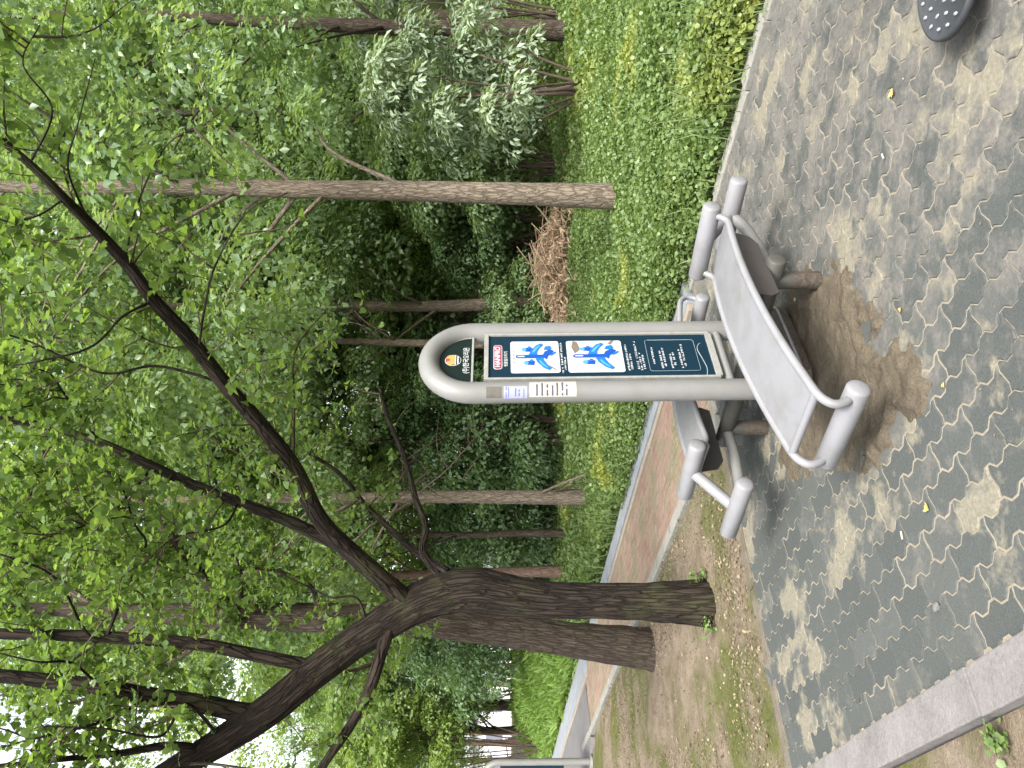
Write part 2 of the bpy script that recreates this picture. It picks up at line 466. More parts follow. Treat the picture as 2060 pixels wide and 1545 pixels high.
M['soil'] = mat_soil('soil', ((0.070, 0.051, 0.036), (0.170, 0.133, 0.095), (0.250, 0.208, 0.158)), ((0.090, 0.105, 0.024), 0.75, 0.475), 1.3, 0.9)
M['ground'] = mat_soil('ground', ((0.035, 0.032, 0.02), (0.06, 0.055, 0.03), (0.09, 0.075, 0.045)), ((0.045, 0.07, 0.02), 0.8, 0.45))
M['sand'] = mat_soil('sand', ((0.135, 0.117, 0.088), (0.205, 0.180, 0.138), (0.265, 0.235, 0.185)), None, 1.5, 0.4)
M['worn_soil'] = mat_soil('worn_soil', ((0.062, 0.049, 0.037), (0.108, 0.089, 0.064), (0.165, 0.140, 0.100)), None, 2.2, 1.0)
M['concrete'] = mat_soil('concrete', ((0.095, 0.088, 0.085), (0.155, 0.145, 0.140), (0.205, 0.193, 0.190)), None, 1.6, 0.4)
M['kerb_old'] = mat_soil('kerb_old', ((0.154, 0.148, 0.124), (0.224, 0.219, 0.195), (0.272, 0.266, 0.249)), ((0.095, 0.101, 0.059), 6.0, 0.6), 3.0, 0.4)
M['kerb_dirty'] = mat_soil('kerb_dirty', ((0.075, 0.062, 0.045), (0.125, 0.108, 0.082), (0.175, 0.155, 0.125)), ((0.07, 0.075, 0.03), 3.0, 0.56), 3.0, 0.6)
M['kerb_tan'] = mat_soil('kerb_tan', ((0.201, 0.165, 0.131), (0.260, 0.219, 0.177), (0.296, 0.254, 0.213)), None, 3.0, 0.2)
M['gutter'] = mat_soil('gutter', ((0.144, 0.157, 0.170), (0.196, 0.209, 0.228), (0.261, 0.274, 0.300)), None, 2.0, 0.2)
M['asphalt'] = mat_soil('asphalt', ((0.097, 0.095, 0.095), (0.121, 0.117, 0.119), (0.144, 0.140, 0.144)), None, 1.0, 0.15)
M['court'] = mat_soil('court', ((0.15, 0.21, 0.195), (0.18, 0.25, 0.23), (0.21, 0.28, 0.265)), None, 1.0, 0.1)

def mat_brick():
    m, nt, out = mat_new('path_brick'); N = NT(nt)
    p = N.pos()
    r = N.math('FRACT', N.math('ADD', N.n('ShaderNodeObjectInfo').outputs['Random'], N.attr('tint')))
    c = N.ramp(r, [(0.0, (0.166, 0.095, 0.071)), (0.35, (0.216, 0.139, 0.107)), (0.7, (0.234, 0.166, 0.129)), (1.0, (0.203, 0.160, 0.117))])
    c = N.mix(0.4, c, N.ramp(N.noise(p, 60, 4, 0.7), [(0.3, (0.136, 0.092, 0.071)), (0.7, (0.259, 0.203, 0.166))]))
    f = N.ramp(N.noise(p, 2.1, 6, 0.7), [(0.47, (0,0,0)), (0.58, (0.85,)*3)])
    c = N.mix(f, c, N.ramp(N.noise(p, 25, 4, 0.7), [(0.3, (0.105, 0.092, 0.052)), (0.7, (0.203, 0.185, 0.123))]))
    principled(N, out, c, 0.9, N.bump(N.noise(p, 120, 3), 0.3, 0.004), spec=0.2)
    return m
M['path_brick'] = mat_brick()

# ------------------------------------------------------------------ frames of reference
PN = Vector((0.8, 0.6, 0)); PM = Vector((-0.6, 0.8, 0))          # across and along the footpath
def W(n, m, z=0.0): return (0.8 * n - 0.6 * m, 0.6 * n + 0.8 * m, z)
def NM(x, y): return 0.8 * x + 0.6 * y, -0.6 * x + 0.8 * y
def BP(px, py, Y):
    """point seen at photo pixel (px,py) at distance Y from the camera"""
    d = FWD + DWN * ((px - 1030) / FPX) + RGT * ((772.5 - py) / FPX)
    d = d * (Y / d.y)
    return np.array([d.x, d.y, d.z + CAM_H])
def PX(P):
    """photo pixel of world points (N,3)"""
    P = np.atleast_2d(P) - np.array([0, 0, CAM_H])
    d = P @ np.array(FWD); d = np.where(np.abs(d) < 1e-4, 1e-4, d)
    return np.stack([1030 + FPX * (P @ np.array(DWN)) / d, 772.5 - FPX * (P @ np.array(RGT)) / d, d], -1)

def terr(n, m):
    """height of the wooded ground beyond the kerb"""
    n = np.asarray(n, float); m = np.asarray(m, float)
    q = np.maximum(n - 4.3, 0)
    z = 0.05 * np.minimum(q, 7)
    t_ = np.clip((m - 26) / 14, 0, 1)
    b = np.maximum(q - 7, 0) * (1 - t_ * t_ * (3 - 2 * t_))
    z = z + 0.30 * np.minimum(b, 9) + 0.34 * np.clip(b - 9, 0, 30)
    return z
#@@SETTING
# ================================================================== SETTING
def grid_obj(name, ns, ms, zf, mat, kind='structure', keep=None):
    n, m = np.meshgrid(ns, ms, indexing='ij')
    x = 0.8 * n - 0.6 * m; y = 0.6 * n + 0.8 * m
    z = zf(n, m)
    V = np.stack([x, y, z], -1).reshape(-1, 3)
    a, b = len(ns), len(ms)
    i = np.arange(a - 1)[:, None] * b; j = np.arange(b - 1)[None, :]
    F = np.stack([i + j, i + b + j, i + b + j + 1, i + j + 1], -1).reshape(-1, 4)
    if keep is not None:
        c = V[F].mean(1); F = F[keep(c)]
    o = link(name, mesh_np(name, V, F, smooth=True), mat)
    return tag(o, kind=kind)

ns = np.concatenate([np.linspace(-300, -10, 12), np.linspace(-8, 4.2, 16), np.linspace(4.3, 24, 60), np.linspace(25, 300, 30)])
ms = np.concatenate([np.linspace(-300, -12, 12), np.linspace(-10, 40, 90), np.linspace(42, 300, 30)])
def zg(n, m):
    P = np.stack([n * 0.7, m * 0.7, n * 0], -1).reshape(-1, 3)
    nz = vnoise(P, 4).reshape(n.shape)
    return np.where(n < 4.25, -0.09, terr(n, m) + (nz - 0.5) * 0.12 * np.clip((n - 4.3) / 2, 0, 1) + 0.0)
ground = grid_obj('ground', ns, ms, zg, M['ground'])

def zs(n, m):
    P = np.stack([n * 2.2, m * 2.2, n * 0], -1).reshape(-1, 3)
    nz = (vnoise(P, 9) - 0.5) * 0.05 + (vnoise(P * 4.3, 2) - 0.5) * 0.018
    nz = nz.reshape(n.shape)
    y = 0.6 * n + 0.8 * m
    e = np.clip((m - 4.36) / 0.5, 0, 1) * np.clip((2.86 - n) / 0.4, 0, 1)
    return np.where(y > 12.0, -0.05, -0.012 + (nz + 0.02) * e)
soil = grid_obj('soil', np.concatenate([np.linspace(-20, -6, 10), np.linspace(-5.5, 2.86, 150)]), np.concatenate([np.linspace(4.365, 12, 150), np.linspace(12.3, 20, 12)]), zs, M['soil'])
def zs2(n, m):
    P = np.stack([n * 5, m * 5, n * 0], -1).reshape(-1, 3)
    return -0.03 + ((vnoise(P, 3) - 0.5) * 0.03).reshape(n.shape) * (n < 0.5)
soil2 = grid_obj('soil_verge', np.linspace(-6, 0.575, 70), np.linspace(-2, 4.37, 60), zs2, M['soil'])

# --- paved yard: toothed interlocking blocks on a bed of sand
YN0, YN1, YM0, YM1 = 0.735, 4.10, -2.6, 4.27
yard = grid_obj('paved_yard', np.linspace(YN0, YN1, 40), np.linspace(YM0, YM1, 80),
                lambda n, m: -0.0036 + (vnoise(np.stack([n * 3, m * 3, n * 0], -1).reshape(-1, 3), 6).reshape(n.shape) - 0.5) * 0.003, M['sand'])
PL, PW, GAP = 0.225, 0.1125, 0.0045
def paver_outline():
    def tooth(x):      # period PL/2
        t = (x / (PL / 2)) % 1.0
        return 0.0125 * float(np.interp(t, [0, .15, .38, .68, .90, 1.0], [1, 1, -1, -1, 1, 1]))
    xs = []
    for k in range(2):
        xs += [(k + t) * PL / 2 for t in (.15, .38, .68, .90)]
    bot = [(0.0, tooth(0))] + [(x, tooth(x)) for x in xs] + [(PL, tooth(0))]
    end = [(PL - 0.007, PW * 0.36), (PL + 0.007, PW * 0.82)]
    top = [(x, y + PW) for x, y in reversed(bot)]
    st = [(0.007, PW * 0.82), (-0.007, PW * 0.36)]
    poly = bot + end + top + st
    c = (PL / 2, PW / 2)
    return [(x - c[0], y - c[1]) for x, y in poly]
def inset(poly, d):
    out = []; n = len(poly)
    for i in range(n):
        p0, p1, p2 = (Vector(poly[(i + k) % n]) for k in (-1, 0, 1))
        e1 = (p1 - p0).normalized(); e2 = (p2 - p1).normalized()
        n1 = Vector((-e1.y, e1.x)); n2 = Vector((-e2.y, e2.x))
        b = (n1 + n2); b = b / max(b.length_squared / 2, 0.5)
        out.append(tuple(p1 + b * d))
    return out
po = paver_outline()
pin, pout = inset(po, GAP / 2 + 0.0035), inset(po, GAP / 2)
K = len(po)
pav_v = np.array([(x, y, 0.0) for x, y in pin] + [(x, y, -0.004) for x, y in pout] + [(x, y, -0.012) for x, y in pout])
pav_v[:, [0, 1]] = pav_v[:, [1, 0]]            # x across (n), y along (m)
pav_f = [list(range(K))[::-1]] + [(i, (i + 1) % K, (i + 1) % K + K, i + K)[::1] for i in range(K)] + [(i + K, (i + 1) % K + K, (i + 1) % K + 2 * K, i + 2 * K) for i in range(K)]
def paver_mesh():
    me = bpy.data.meshes.new('paver'); me.from_pydata([tuple(v) for v in pav_v], [], pav_f); me.update()
    bm = bmesh.new(); bm.from_mesh(me); bmesh.ops.recalc_face_normals(bm, faces=bm.faces)
    bm.to_mesh(me); bm.free(); me.materials.append(M['paver']); return me
pav_me = paver_mesh()
spots = []
rot = math.atan2(0.6, 0.8)
for r in range(int((YN1 - YN0) / PW) + 1):
    n = YN0 + (r + 0.5) * PW
    if n > YN1 - PW * 0.4: continue
    for c in range(-1, int((YM1 - YM0) / PL) + 1):
        m = YM0 + (c + 0.5 + (r % 2) * 0.5) * PL
        if m > YM1 + PL * 0.02: continue
        x, y, _ = W(n, m)
        if y < 0.9 or abs(x) > y * 0.5 + 1.0: continue
        v, u, d = PX(np.array([[x, y, 0]]))[0]
        vis = v < 2110 and -60 < u < 1605
        tilt = (random.gauss(0, 0.0035), random.gauss(0, 0.0035))
        dz = random.gauss(0, 0.0012)
        spots.append((1 / d ** 2 if vis else 0, x, y, dz, tilt, random.gauss(0, 0.006)))
spots.sort(key=lambda s: -s[0])
rest_v, rest_f, rest_t = [], [], []
for k, (w_, x, y, dz, tilt, rz) in enumerate(spots):
    if k < 300:
        o = link('paver', pav_me, None, yard); o.location = (x, y, dz); o.rotation_euler = (tilt[0], tilt[1], rot + rz)
    else:
        Mx = Matrix.Translation((x, y, dz)) @ Matrix.Rotation(rot + rz, 4, 'Z') @ Matrix.Rotation(tilt[0], 4, 'X')
        b = len(rest_v); rest_v += [tuple(Mx @ Vector(v)) for v in pav_v]
        rest_f += [[i + b for i in f] for f in pav_f]; rest_t += [random.random()] * len(pav_v)
me = bpy.data.meshes.new('paver_field'); me.from_pydata(rest_v, [], rest_f); me.update()
a = me.attributes.new('tint', 'FLOAT', 'POINT'); a.data.foreach_set('value', np.array(rest_t, dtype=np.float32))
bm = bmesh.new(); bm.from_mesh(me); bmesh.ops.recalc_face_normals(bm, faces=bm.faces); bm.to_mesh(me); bm.free()
tag(link('paver_field', me, M['paver'], yard), kind='stuff')

# --- kerbs: rows of stones, each stone a piece
def kerb_row(name, n0, n1, m0, m1, step, z0, z1, mat, along='m', jit=0.003, piece='kerb_stone'):
    root = empty(name, W((n0 + n1) / 2, (m0 + m1) / 2, 0))
    tag(root, kind='structure')
    lo, hi = (m0, m1) if along == 'm' else (n0, n1)
    k = 0; p = lo
    while p < hi - 0.02:
        q = min(p + step * random.uniform(0.97, 1.03), hi)
        a0, a1 = p + 0.003, q - 0.003
        j = [random.gauss(0, jit) for _ in range(3)]
        b = MB()
        if along == 'm': b.box((n0 + j[0], a0, z0), (n1 + j[0], a1, z1 + j[1]), lambda x, y, z: W(x, y, z))
        else: b.box((a0, m0 + j[0], z0), (a1, m1 + j[0], z1 + j[1]), lambda x, y, z: W(x, y, z))
        b.build(piece, mat, root, bevel=0.006)
        p = q
    return root
kerb_row('yard_kerb', 0.58, 0.73, -2.5, 4.40, 1.0, -0.12, 0.012, M['concrete'])
kerb_row('yard_edging', 0.75, 2.84, 4.275, 4.365, 1.0, -0.12, 0.004, M['kerb_dirty'], along='n', jit=0.005)
kerb_row('path_kerb', 2.86, 2.97, 4.30, 14.4, 1.0, -0.12, 0.030, M['kerb_old'], jit=0.006)
kerb_row('brick_edging', 2.98, 3.98, 4.275, 4.365, 0.5, -0.12, 0.006, M['kerb_old'], along='n')
kerb_row('verge_kerb', 4.11, 4.22, -2.4, 4.30, 0.42, -0.12, 0.020, M['kerb_old'], jit=0.012)
kerb_row('gutter_kerb', 3.995, 4.065, 4.38, 12.9, 1.0, -0.10, 0.020, M['kerb_tan'])
kerb_row('gutter_kerb', 3.72, 3.79, 12.95, 40, 1.0, -0.10, 0.030, M['kerb_tan'])
kerb_row('gutter', 4.07, 4.30, 4.38, 12.9, 1.0, -0.10, 0.030, M['gutter'], piece='gutter_slab')
kerb_row('gutter', 3.795, 4.34, 12.95, 40, 1.0, -0.10, 0.035, M['gutter'], piece='gutter_slab')

# --- brick footpath
bp = grid_obj('brick_path', np.linspace(2.975, 3.99, 14), np.linspace(4.37, 14.0, 90), lambda n, m: n * 0 - 0.004, M['sand'])
BL, BW = 0.20, 0.10
bv = []
ins = 0.0025
for z, d in ((0.0, ins + 0.003), (-0.004, ins), (-0.02, ins)):
    bv += [(-BW/2 + d, -BL/2 + d, z), (BW/2 - d, -BL/2 + d, z), (BW/2 - d, BL/2 - d, z), (-BW/2 + d, BL/2 - d, z)]
bf = [(0,1,2,3)] + [(i + 4, (i + 1) % 4 + 4, (i + 1) % 4, i) for i in range(4)] + [(i + 8, (i + 1) % 4 + 8, (i + 1) % 4 + 4, i + 4) for i in range(4)]
bme = bpy.data.meshes.new('brick'); bme.from_pydata(bv, [], bf); bme.update(); bme.materials.append(M['path_brick'])
rv, rf, rt = [], [], []; cnt = 0
bs = []
for c in range(48):
    for r in range(10):
        n = 2.98 + 0.05 + r * 0.1003; m = 4.47 + (c + (r % 2) * 0.5) * 0.2003
        bs.append((m, n))
bs.sort()
for m, n in bs:
    x, y, _ = W(n, m); dz = 0.006 + random.gauss(0, 0.0015); rz = random.gauss(0, 0.006); t = random.gauss(0, 0.006)
    if cnt < 230:
        o = link('brick', bme, None, bp); o.location = (x, y, dz); o.rotation_euler = (t, 0, rot + rz); cnt += 1
    else:
        Mx = Matrix.Translation((x, y, dz)) @ Matrix.Rotation(rot + rz, 4, 'Z')
        b = len(rv); rv += [tuple(Mx @ Vector(v)) for v in bv]; rf += [[i + b for i in f] for f in bf]; rt += [random.random()] * 12
me = bpy.data.meshes.new('brick_field'); me.from_pydata(rv, [], rf); me.update()
a = me.attributes.new('tint', 'FLOAT', 'POINT'); a.data.foreach_set('value', np.array(rt, dtype=np.float32))
tag(link('brick_field', me, M['path_brick'], bp), kind='stuff')

# --- asphalt road and a painted court far to the left
def sheet(name, pts, z, mat):
    me = bpy.data.meshes.new(name); me.from_pydata([(x, y, z) for x, y in pts], [], [list(range(len(pts)))]); me.update()
    return tag(link(name, me, mat), kind='structure')
A0 = W(3.71, 0); 
def onn(n, Y):   # x on the line n=const at world Y
    return ((n - 0.6 * Y) / 0.8, Y)
sheet('asphalt_road', [(-40, 12.25), onn(2.98, 12.25), onn(3.71, 12.9), onn(3.71, 40), (-70, 40)], 0.012, M['asphalt'])
b = MB(); b.box((-40, 12.17, -0.1), (onn(2.84, 12.2)[0], 12.25, 0.022)); tag(b.build('road_edging', M['concrete']), kind='structure')
sheet('painted_court', [(-60, 41), onn(3.4, 41), onn(6.5, 75), (-90, 75)], 0.015, M['court'])

# --- trodden soil under the bench
poly = [(1640, 545), (1690, 520), (1740, 600), (1790, 680), (1845, 770), (1850, 815), (1800, 880), (1740, 930), (1690, 955), (1640, 930), (1605, 960), (1575, 930), (1600, 860), (1560, 760), (1560, 640), (1600, 570)]
pp = []
for vx, uy in poly:
    Y = FPX * CAM_H / (vx - 1000); pp.append(((772.5 - uy) / FPX * Y, Y))
pp = np.array(pp)
gx, gy = np.meshgrid(np.linspace(pp[:, 0].min() - .15, pp[:, 0].max() + .15, 110), np.linspace(pp[:, 1].min() - .15, pp[:, 1].max() + .15, 130), indexing='ij')
def sdf(px, py):
    d = np.full(px.shape, 1e9); inside = np.zeros(px.shape, bool); n = len(pp)
    for i in range(n):
        ax, ay = pp[i]; bx, by = pp[(i + 1) % n]
        ex, ey = bx - ax, by - ay
        t = np.clip(((px - ax) * ex + (py - ay) * ey) / (ex * ex + ey * ey), 0, 1)
        d = np.minimum(d, np.hypot(px - ax - t * ex, py - ay - t * ey))
        c = ((ay > py) != (by > py)) & (px < (bx - ax) * (py - ay) / (by - ay + 1e-12) + ax)
        inside ^= c
    return np.where(inside, d, -d)
sd = sdf(gx, gy)
P3 = np.stack([gx, gy, gx * 0], -1).reshape(-1, 3)
wob = (vnoise(P3 * 7, 1) - 0.5).reshape(gx.shape) * 0.16 + (vnoise(P3 * 22, 2) - 0.5).reshape(gx.shape) * 0.08
hgt = np.clip((sd + wob) / 0.10, -1, 1) * 0.012 + 0.016 * np.exp(-((sd + wob - 0.07) / 0.035) ** 2) * (gy < 3.3) + (vnoise(P3 * 30, 3) - 0.5).reshape(gx.shape) * 0.012 + (vnoise(P3 * 9, 8) - 0.5).reshape(gx.shape) * 0.010
V = np.stack([gx, gy, hgt], -1).reshape(-1, 3); aN, bN = gx.shape
i = np.arange(aN - 1)[:, None] * bN; j = np.arange(bN - 1)[None, :]
F = np.stack([i + j, i + bN + j, i + bN + j + 1, i + j + 1], -1).reshape(-1, 4)
F = F[V[F][:, :, 2].max(1) > -0.006]
tag(link('worn_soil', mesh_np('worn_soil', V, F, smooth=True), M['worn_soil']), kind='structure')

# ================================================================== THE DOUBLE SIT-UP BENCH
OX, OY, TH = 0.121, 3.906, 0.812
ax_, ay_ = math.cos(TH), math.sin(TH)
def L(s, t, z): return (OX + s * ax_ - t * ay_, OY + s * ay_ + t * ax_, z)
def LS(s, t, z): return L(s - (z - 0.9) * 0.019, t, z)            # the sign frame leans a little
BT, BHW, S0, S1, ZC, BK, SCN = 0.513, 0.164, -0.936, 0.27, 0.429, 0.135, -0.149
def zb(s): return ZC - BK * (s - SCN) ** 2
mach = empty('situp_bench', (OX, OY, 0))
tag(mach, 'grey steel double sit-up bench with two curved boards and tall sign between them', 'exercise machine')

# sign frame: an arched pipe
w_, zsp = 0.225, 1.618
pts = [LS(-w_, 0, 0.2)] + [LS(-w_, 0, z) for z in np.linspace(0.4, zsp, 10)]
pts += [LS(-w_ * math.cos(a), 0, zsp + w_ * math.sin(a)) for a in np.linspace(0, math.pi, 25)[1:-1]]
pts += [LS(w_, 0, z) for z in np.linspace(zsp, 0.4, 10)] + [LS(w_, 0, 0.2)]
tube_obj('sign_frame', pts, 0.0535, M['paint_frame'], mach, sides=32, resample=False)
# lower crosspiece of the frame
tube_obj('frame_rail', [LS(-0.19, -0.012, 0.345), LS(0.19, -0.012, 0.345)], 0.021, M['paint_frame'], mach, resample=False)

TP = -0.030   # face of the printed panel
def slab(name, s0, s1, z0, z1, t0, t1, mat, parent, bevel=0, sh=0.0):
    b = MB(); b.box((s0, t0, z0), (s1, t1, z1), lambda s, t, z: LS(s, t, z)); return b.build(name, mat, parent, bevel)
def loc_child(o, par):
    o.parent = par; return o
panel = slab('sign_panel', -0.158, 0.160, 0.418, 1.542, TP, TP + 0.012, M['navy'], mach)
def sub(o, par=None):
    """make o (world-space mesh) a child of a part"""
    o.parent = par; return o
def slab2(name, s0, s1, z0, z1, t0, t1, mat, par):
    b = MB(); b.box((s0, t0, z0), (s1, t1, z1), lambda s, t, z: LS(s, t, z)); o = b.build(name, mat); o.parent = par; return o
# trim around it
for nm, a in (('panel_trim', (-0.172, -0.159, 0.395, 1.565)), ('panel_trim', (0.161, 0.174, 0.395, 1.565)), ('panel_trim', (-0.1585, 0.1605, 1.543, 1.565)), ('panel_trim', (-0.1585, 0.1605, 0.385, 0.417))):
    slab(nm, a[0], a[1], a[2], a[3], TP - 0.010, TP + 0.020, M['trim'], mach, 0.002)
# semicircular head plate
hp = [(-0.172, 1.628)] + [(-0.172 * math.cos(a), 1.628 + 0.165 * math.sin(a)) for a in np.linspace(0, math.pi, 24)[1:-1]] + [(0.172, 1.628)]
b = MB(); b.prism([(x * 0.97, 1.63 + (z - 1.628) * 0.97) for x, z in hp], lambda x, z, d: LS(x, d, z), -0.010, 0.006); head = b.build('head_plate', M['green_sign'], mach)
slab('head_trim', -0.172, 0.172, 1.618, 1.629, -0.018, 0.010, M['trim'], mach, 0.002)
arc = [LS(-0.171 * math.cos(a), -0.012, 1.630 + 0.165 * math.sin(a)) for a in np.linspace(0.02, math.pi - 0.02, 28)]
tube_obj('head_rim', arc, 0.0035, M['trim'], mach, sides=8, resample=False)

def text_obj(name, txt, s, z, size, t, mat, par, shear=0, align='CENTER', wid=1.0, bold=0.0):
    cu = bpy.data.curves.new(name, 'FONT'); cu.body = txt; cu.size = size; cu.align_x = align; cu.align_y = 'CENTER'; cu.offset = bold
    to = bpy.data.objects.new('tmp_text', cu); COL.objects.link(to)
    dg = bpy.context.evaluated_depsgraph_get(); dg.update()
    me = bpy.data.meshes.new_from_object(to.evaluated_get(dg))
    bpy.data.objects.remove(to)
    for v in me.vertices:
        v.co = Vector(LS(s + v.co.x * wid, t, z + v.co.y))
    me.name = name; me.materials.clear()
    o = link(name, me, mat); o.parent = par
    return o
def flat(name, poly, mat, par, t, th=0.0012):
    b = MB(); b.prism(poly, lambda x, z, d: LS(x, d, z), t, t + th); o = b.build(name, mat); o.parent = par; return o
def rrect(x0, x1, z0, z1, r, k=5):
    out = []
    for cx, cz, a0 in ((x1 - r, z1 - r, 0), (x0 + r, z1 - r, 90), (x0 + r, z0 + r, 180), (x1 - r, z0 + r, 270)):
        out += [(cx + r * math.cos(math.radians(a0 + 90 * i / k)), cz + r * math.sin(math.radians(a0 + 90 * i / k))) for i in range(k + 1)]
    return out
def circ(cx, cz, rx, rz=None, k=20, a0=0, a1=360):
    rz = rz or rx
    n = k if abs(a1 - a0) >= 360 else k + 1
    return [(cx + rx * math.cos(math.radians(a0 + (a1 - a0) * i / k)), cz + rz * math.sin(math.radians(a0 + (a1 - a0) * i / k))) for i in range(n)]
# emblem and maker's name on the head plate
flat('emblem_ring', circ(0, 1.722, 0.041, 0.041, 28), M['print_white'], head, -0.0125)
flat('emblem_disc', circ(0, 1.722, 0.0375, 0.0375, 28), M['green_sign'], head, -0.0140)
flat('emblem_petal', circ(-0.017, 1.732, 0.020, 0.023), M['print_orange'], head, -0.0155)
flat('emblem_petal', circ(0.017, 1.732, 0.020, 0.023), M['print_orange'], head, -0.0156)
flat('emblem_dot', circ(0, 1.748, 0.0095, 0.010), M['print_dot'], head, -0.0170)
for z0, hw in ((1.7105, 0.0355), (1.6975, 0.0275)):
    flat('emblem_stripe', [(-hw, z0 - 0.0035), (hw, z0 - 0.0035), (hw, z0 + 0.0035), (-hw, z0 + 0.0035)], M['print_white'], head, -0.0155)
text_obj('maker_name', '(주)한국오리온', 0, 1.655, 0.034, -0.0125, M['print_white'], head, wid=0.94, bold=0.0005)

# printed panel
TF = TP - 0.0016
text_obj('logo_text', 'HANPRO', 0.0, 1.496, 0.036, TF - 0.0016, M['print_white'], panel, wid=1.05, bold=0.0012)
flat('logo_border', rrect(-0.091, 0.091, 1.474, 1.518, 0.014), M['print_white'], panel, TF + 0.0004)
flat('logo_box', rrect(-0.0875, 0.0875, 1.478, 1.514, 0.012), M['print_red'], panel, TF - 0.0008)
text_obj('panel_title', '윗몸일으키기', -0.015, 1.455, 0.021, TF, M['print_white'], panel, bold=0.0004)
def card(z0, z1, second):
    c = flat('picture_card', rrect(-0.122, 0.118, z0, z1, 0.014), M['card'], panel, TF + 0.0002)
    zc = (z0 + z1) / 2; t = TF - 0.0012; h = (z1 - z0)
    def bl(poly, mt='print_blue', dt=0.0): flat('picture_shape', [(x, zc + z * h / 0.28) for x, z in poly], M[mt], panel, t - dt)
    if second:
        bl([(-0.02, 0.115), (0.004, 0.06), (0.075, 0.09), (0.116, 0.10), (0.112, 0.07), (0.06, 0.055), (0.02, 0.02)], 'print_tan', -0.0003)
        bl([(0.02, 0.10), (0.05, 0.07), (0.11, 0.085), (0.115, 0.105), (0.07, 0.115)], 'print_smudge', 0.0003)
        bl([(0.085, -0.085), (0.115, -0.105), (0.116, -0.09), (0.095, -0.07)], 'print_smudge')
    bl([(-0.013, -0.07), (0.013, -0.07), (0.013, 0.098), (0.007, 0.110), (-0.007, 0.110), (-0.013, 0.098)], 'print_dblue', 0.0004)
    bl([(-0.004, 0.06), (0.004, 0.06), (0.004, 0.1), (-0.004, 0.1)], 'card', 0.0010)
    # left board sweeping down, right board, seat boxes, rollers and feet
    bl([(-0.012, 0.0), (-0.045, -0.012), (-0.085, -0.045), (-0.104, -0.078), (-0.090, -0.090), (-0.060, -0.066), (-0.03, -0.050), (-0.012, -0.045)], 'print_blue', 0.0012)
    bl([(-0.03, -0.018), (-0.06, -0.034), (-0.088, -0.066), (-0.082, -0.070), (-0.055, -0.046), (-0.03, -0.03)], 'print_light', 0.0018)
    bl([(0.013, 0.036), (0.05, 0.020), (0.088, -0.012), (0.100, -0.040), (0.086, -0.050), (0.06, -0.026), (0.03, -0.012), (0.013, -0.012)], 'print_blue', 0.0008)
    bl([(0.03, 0.018), (0.06, 0.002), (0.086, -0.028), (0.080, -0.032), (0.05, -0.010), (0.03, 0.002)], 'print_light', 0.0016)
    bl([(0.0, -0.04), (0.034, -0.055), (0.052, -0.090), (0.040, -0.108), (0.012, -0.096), (0.004, -0.075), (-0.024, -0.064)], 'print_dblue', 0.0014)
    bl([(0.05, -0.05), (0.075, -0.062), (0.08, -0.088), (0.06, -0.098), (0.046, -0.08)], 'print_blue', 0.0015)
    bl([(0.010, -0.085), (0.036, -0.118), (0.026, -0.122), (0.002, -0.092)], 'print_blue', 0.0016)
    for cx, cz in ((-0.048, 0.052), (0.052, 0.062)):
        bl(circ(cx, cz, 0.014, 0.014, 10), 'print_light', 0.0014)
        bl([(cx - 0.014, cz - 0.008), (cx + 0.014, cz - 0.008), (cx + 0.013, cz - 0.05), (cx - 0.017, cz - 0.045)], 'print_dblue', 0.0006)
        bl(circ(cx + 0.016, cz - 0.03, 0.010, 0.010, 8), 'print_blue', 0.0012)
    if not second:
        bl([(-0.03, -0.02), (-0.055, -0.06), (-0.098, -0.118), (-0.102, -0.114), (-0.06, -0.05), (-0.034, -0.015)], 'print_smudge')
        for k in range(4): bl([(-0.05 + k * 0.028, 0.118), (-0.035 + k * 0.028, 0.118), (-0.035 + k * 0.028, 0.127), (-0.05 + k * 0.028, 0.127)], 'stud')
card(1.185, 1.452 - 0.02, False)
card(0.862, 1.146, True)
rr = random.Random(5)
def line_marks(z, s0, s1, h=0.011, tall=1.0):
    """a row of small printed characters, too small to read"""
    b = MB(); x = s0
    while x < s1:
        if rr.random() < 0.16: x += h * 0.7; continue
        wd = h * rr.uniform(0.75, 0.95)
        for _ in range(3):
            if rr.random() < 0.5: q = (x, x + wd, z + h * rr.uniform(-0.4, 0.3)); b.prism([(q[0], q[2]), (q[1], q[2]), (q[1], q[2] + h * 0.2), (q[0], q[2] + h * 0.2)], lambda s, zz, d: LS(s, d, zz), TF, TF + 0.001)
            else:
                xx = x + rr.uniform(0, wd * 0.8); b.prism([(xx, z - h * 0.45), (xx + h * 0.2, z - h * 0.45), (xx + h * 0.2, z + h * 0.45), (xx, z + h * 0.45)], lambda s, zz, d: LS(s, d, zz), TF + 0.0001, TF + 0.001)
        x += h * 1.1
    o = b.build('printed_line', M['print_white']); o.parent = panel
line_marks(1.173, -0.125, 0.105, 0.011); line_marks(1.158, -0.110, -0.01, 0.010)
for z, s0, s1 in ((0.842, -0.128, 0.085), (0.826, -0.105, 0.01), (0.793, -0.11, 0.11), (0.778, -0.112, 0.01), (0.763, -0.11, 0.0)): line_marks(z, s0, s1, 0.0115)
frm = rrect(-0.118, 0.118, 0.485, 0.738, 0.014)
pts = [LS(x, TF, z) for x, z in frm + frm[:1]]
V, F, bk = tube(pts, [0.0013] * len(pts), sides=5, resample=False); o = link('text_box', mesh_np('text_box', V, F), M['print_line']); o.parent = panel
for z, s0, s1 in ((0.710, -0.065, 0.055), (0.672, -0.098, 0.03), (0.655, -0.085, 0.045), (0.622, -0.098, 0.01), (0.606, -0.085, 0.015), (0.572, -0.098, 0.05), (0.555, -0.085, 0.09)): line_marks(z, s0, s1, 0.0115)
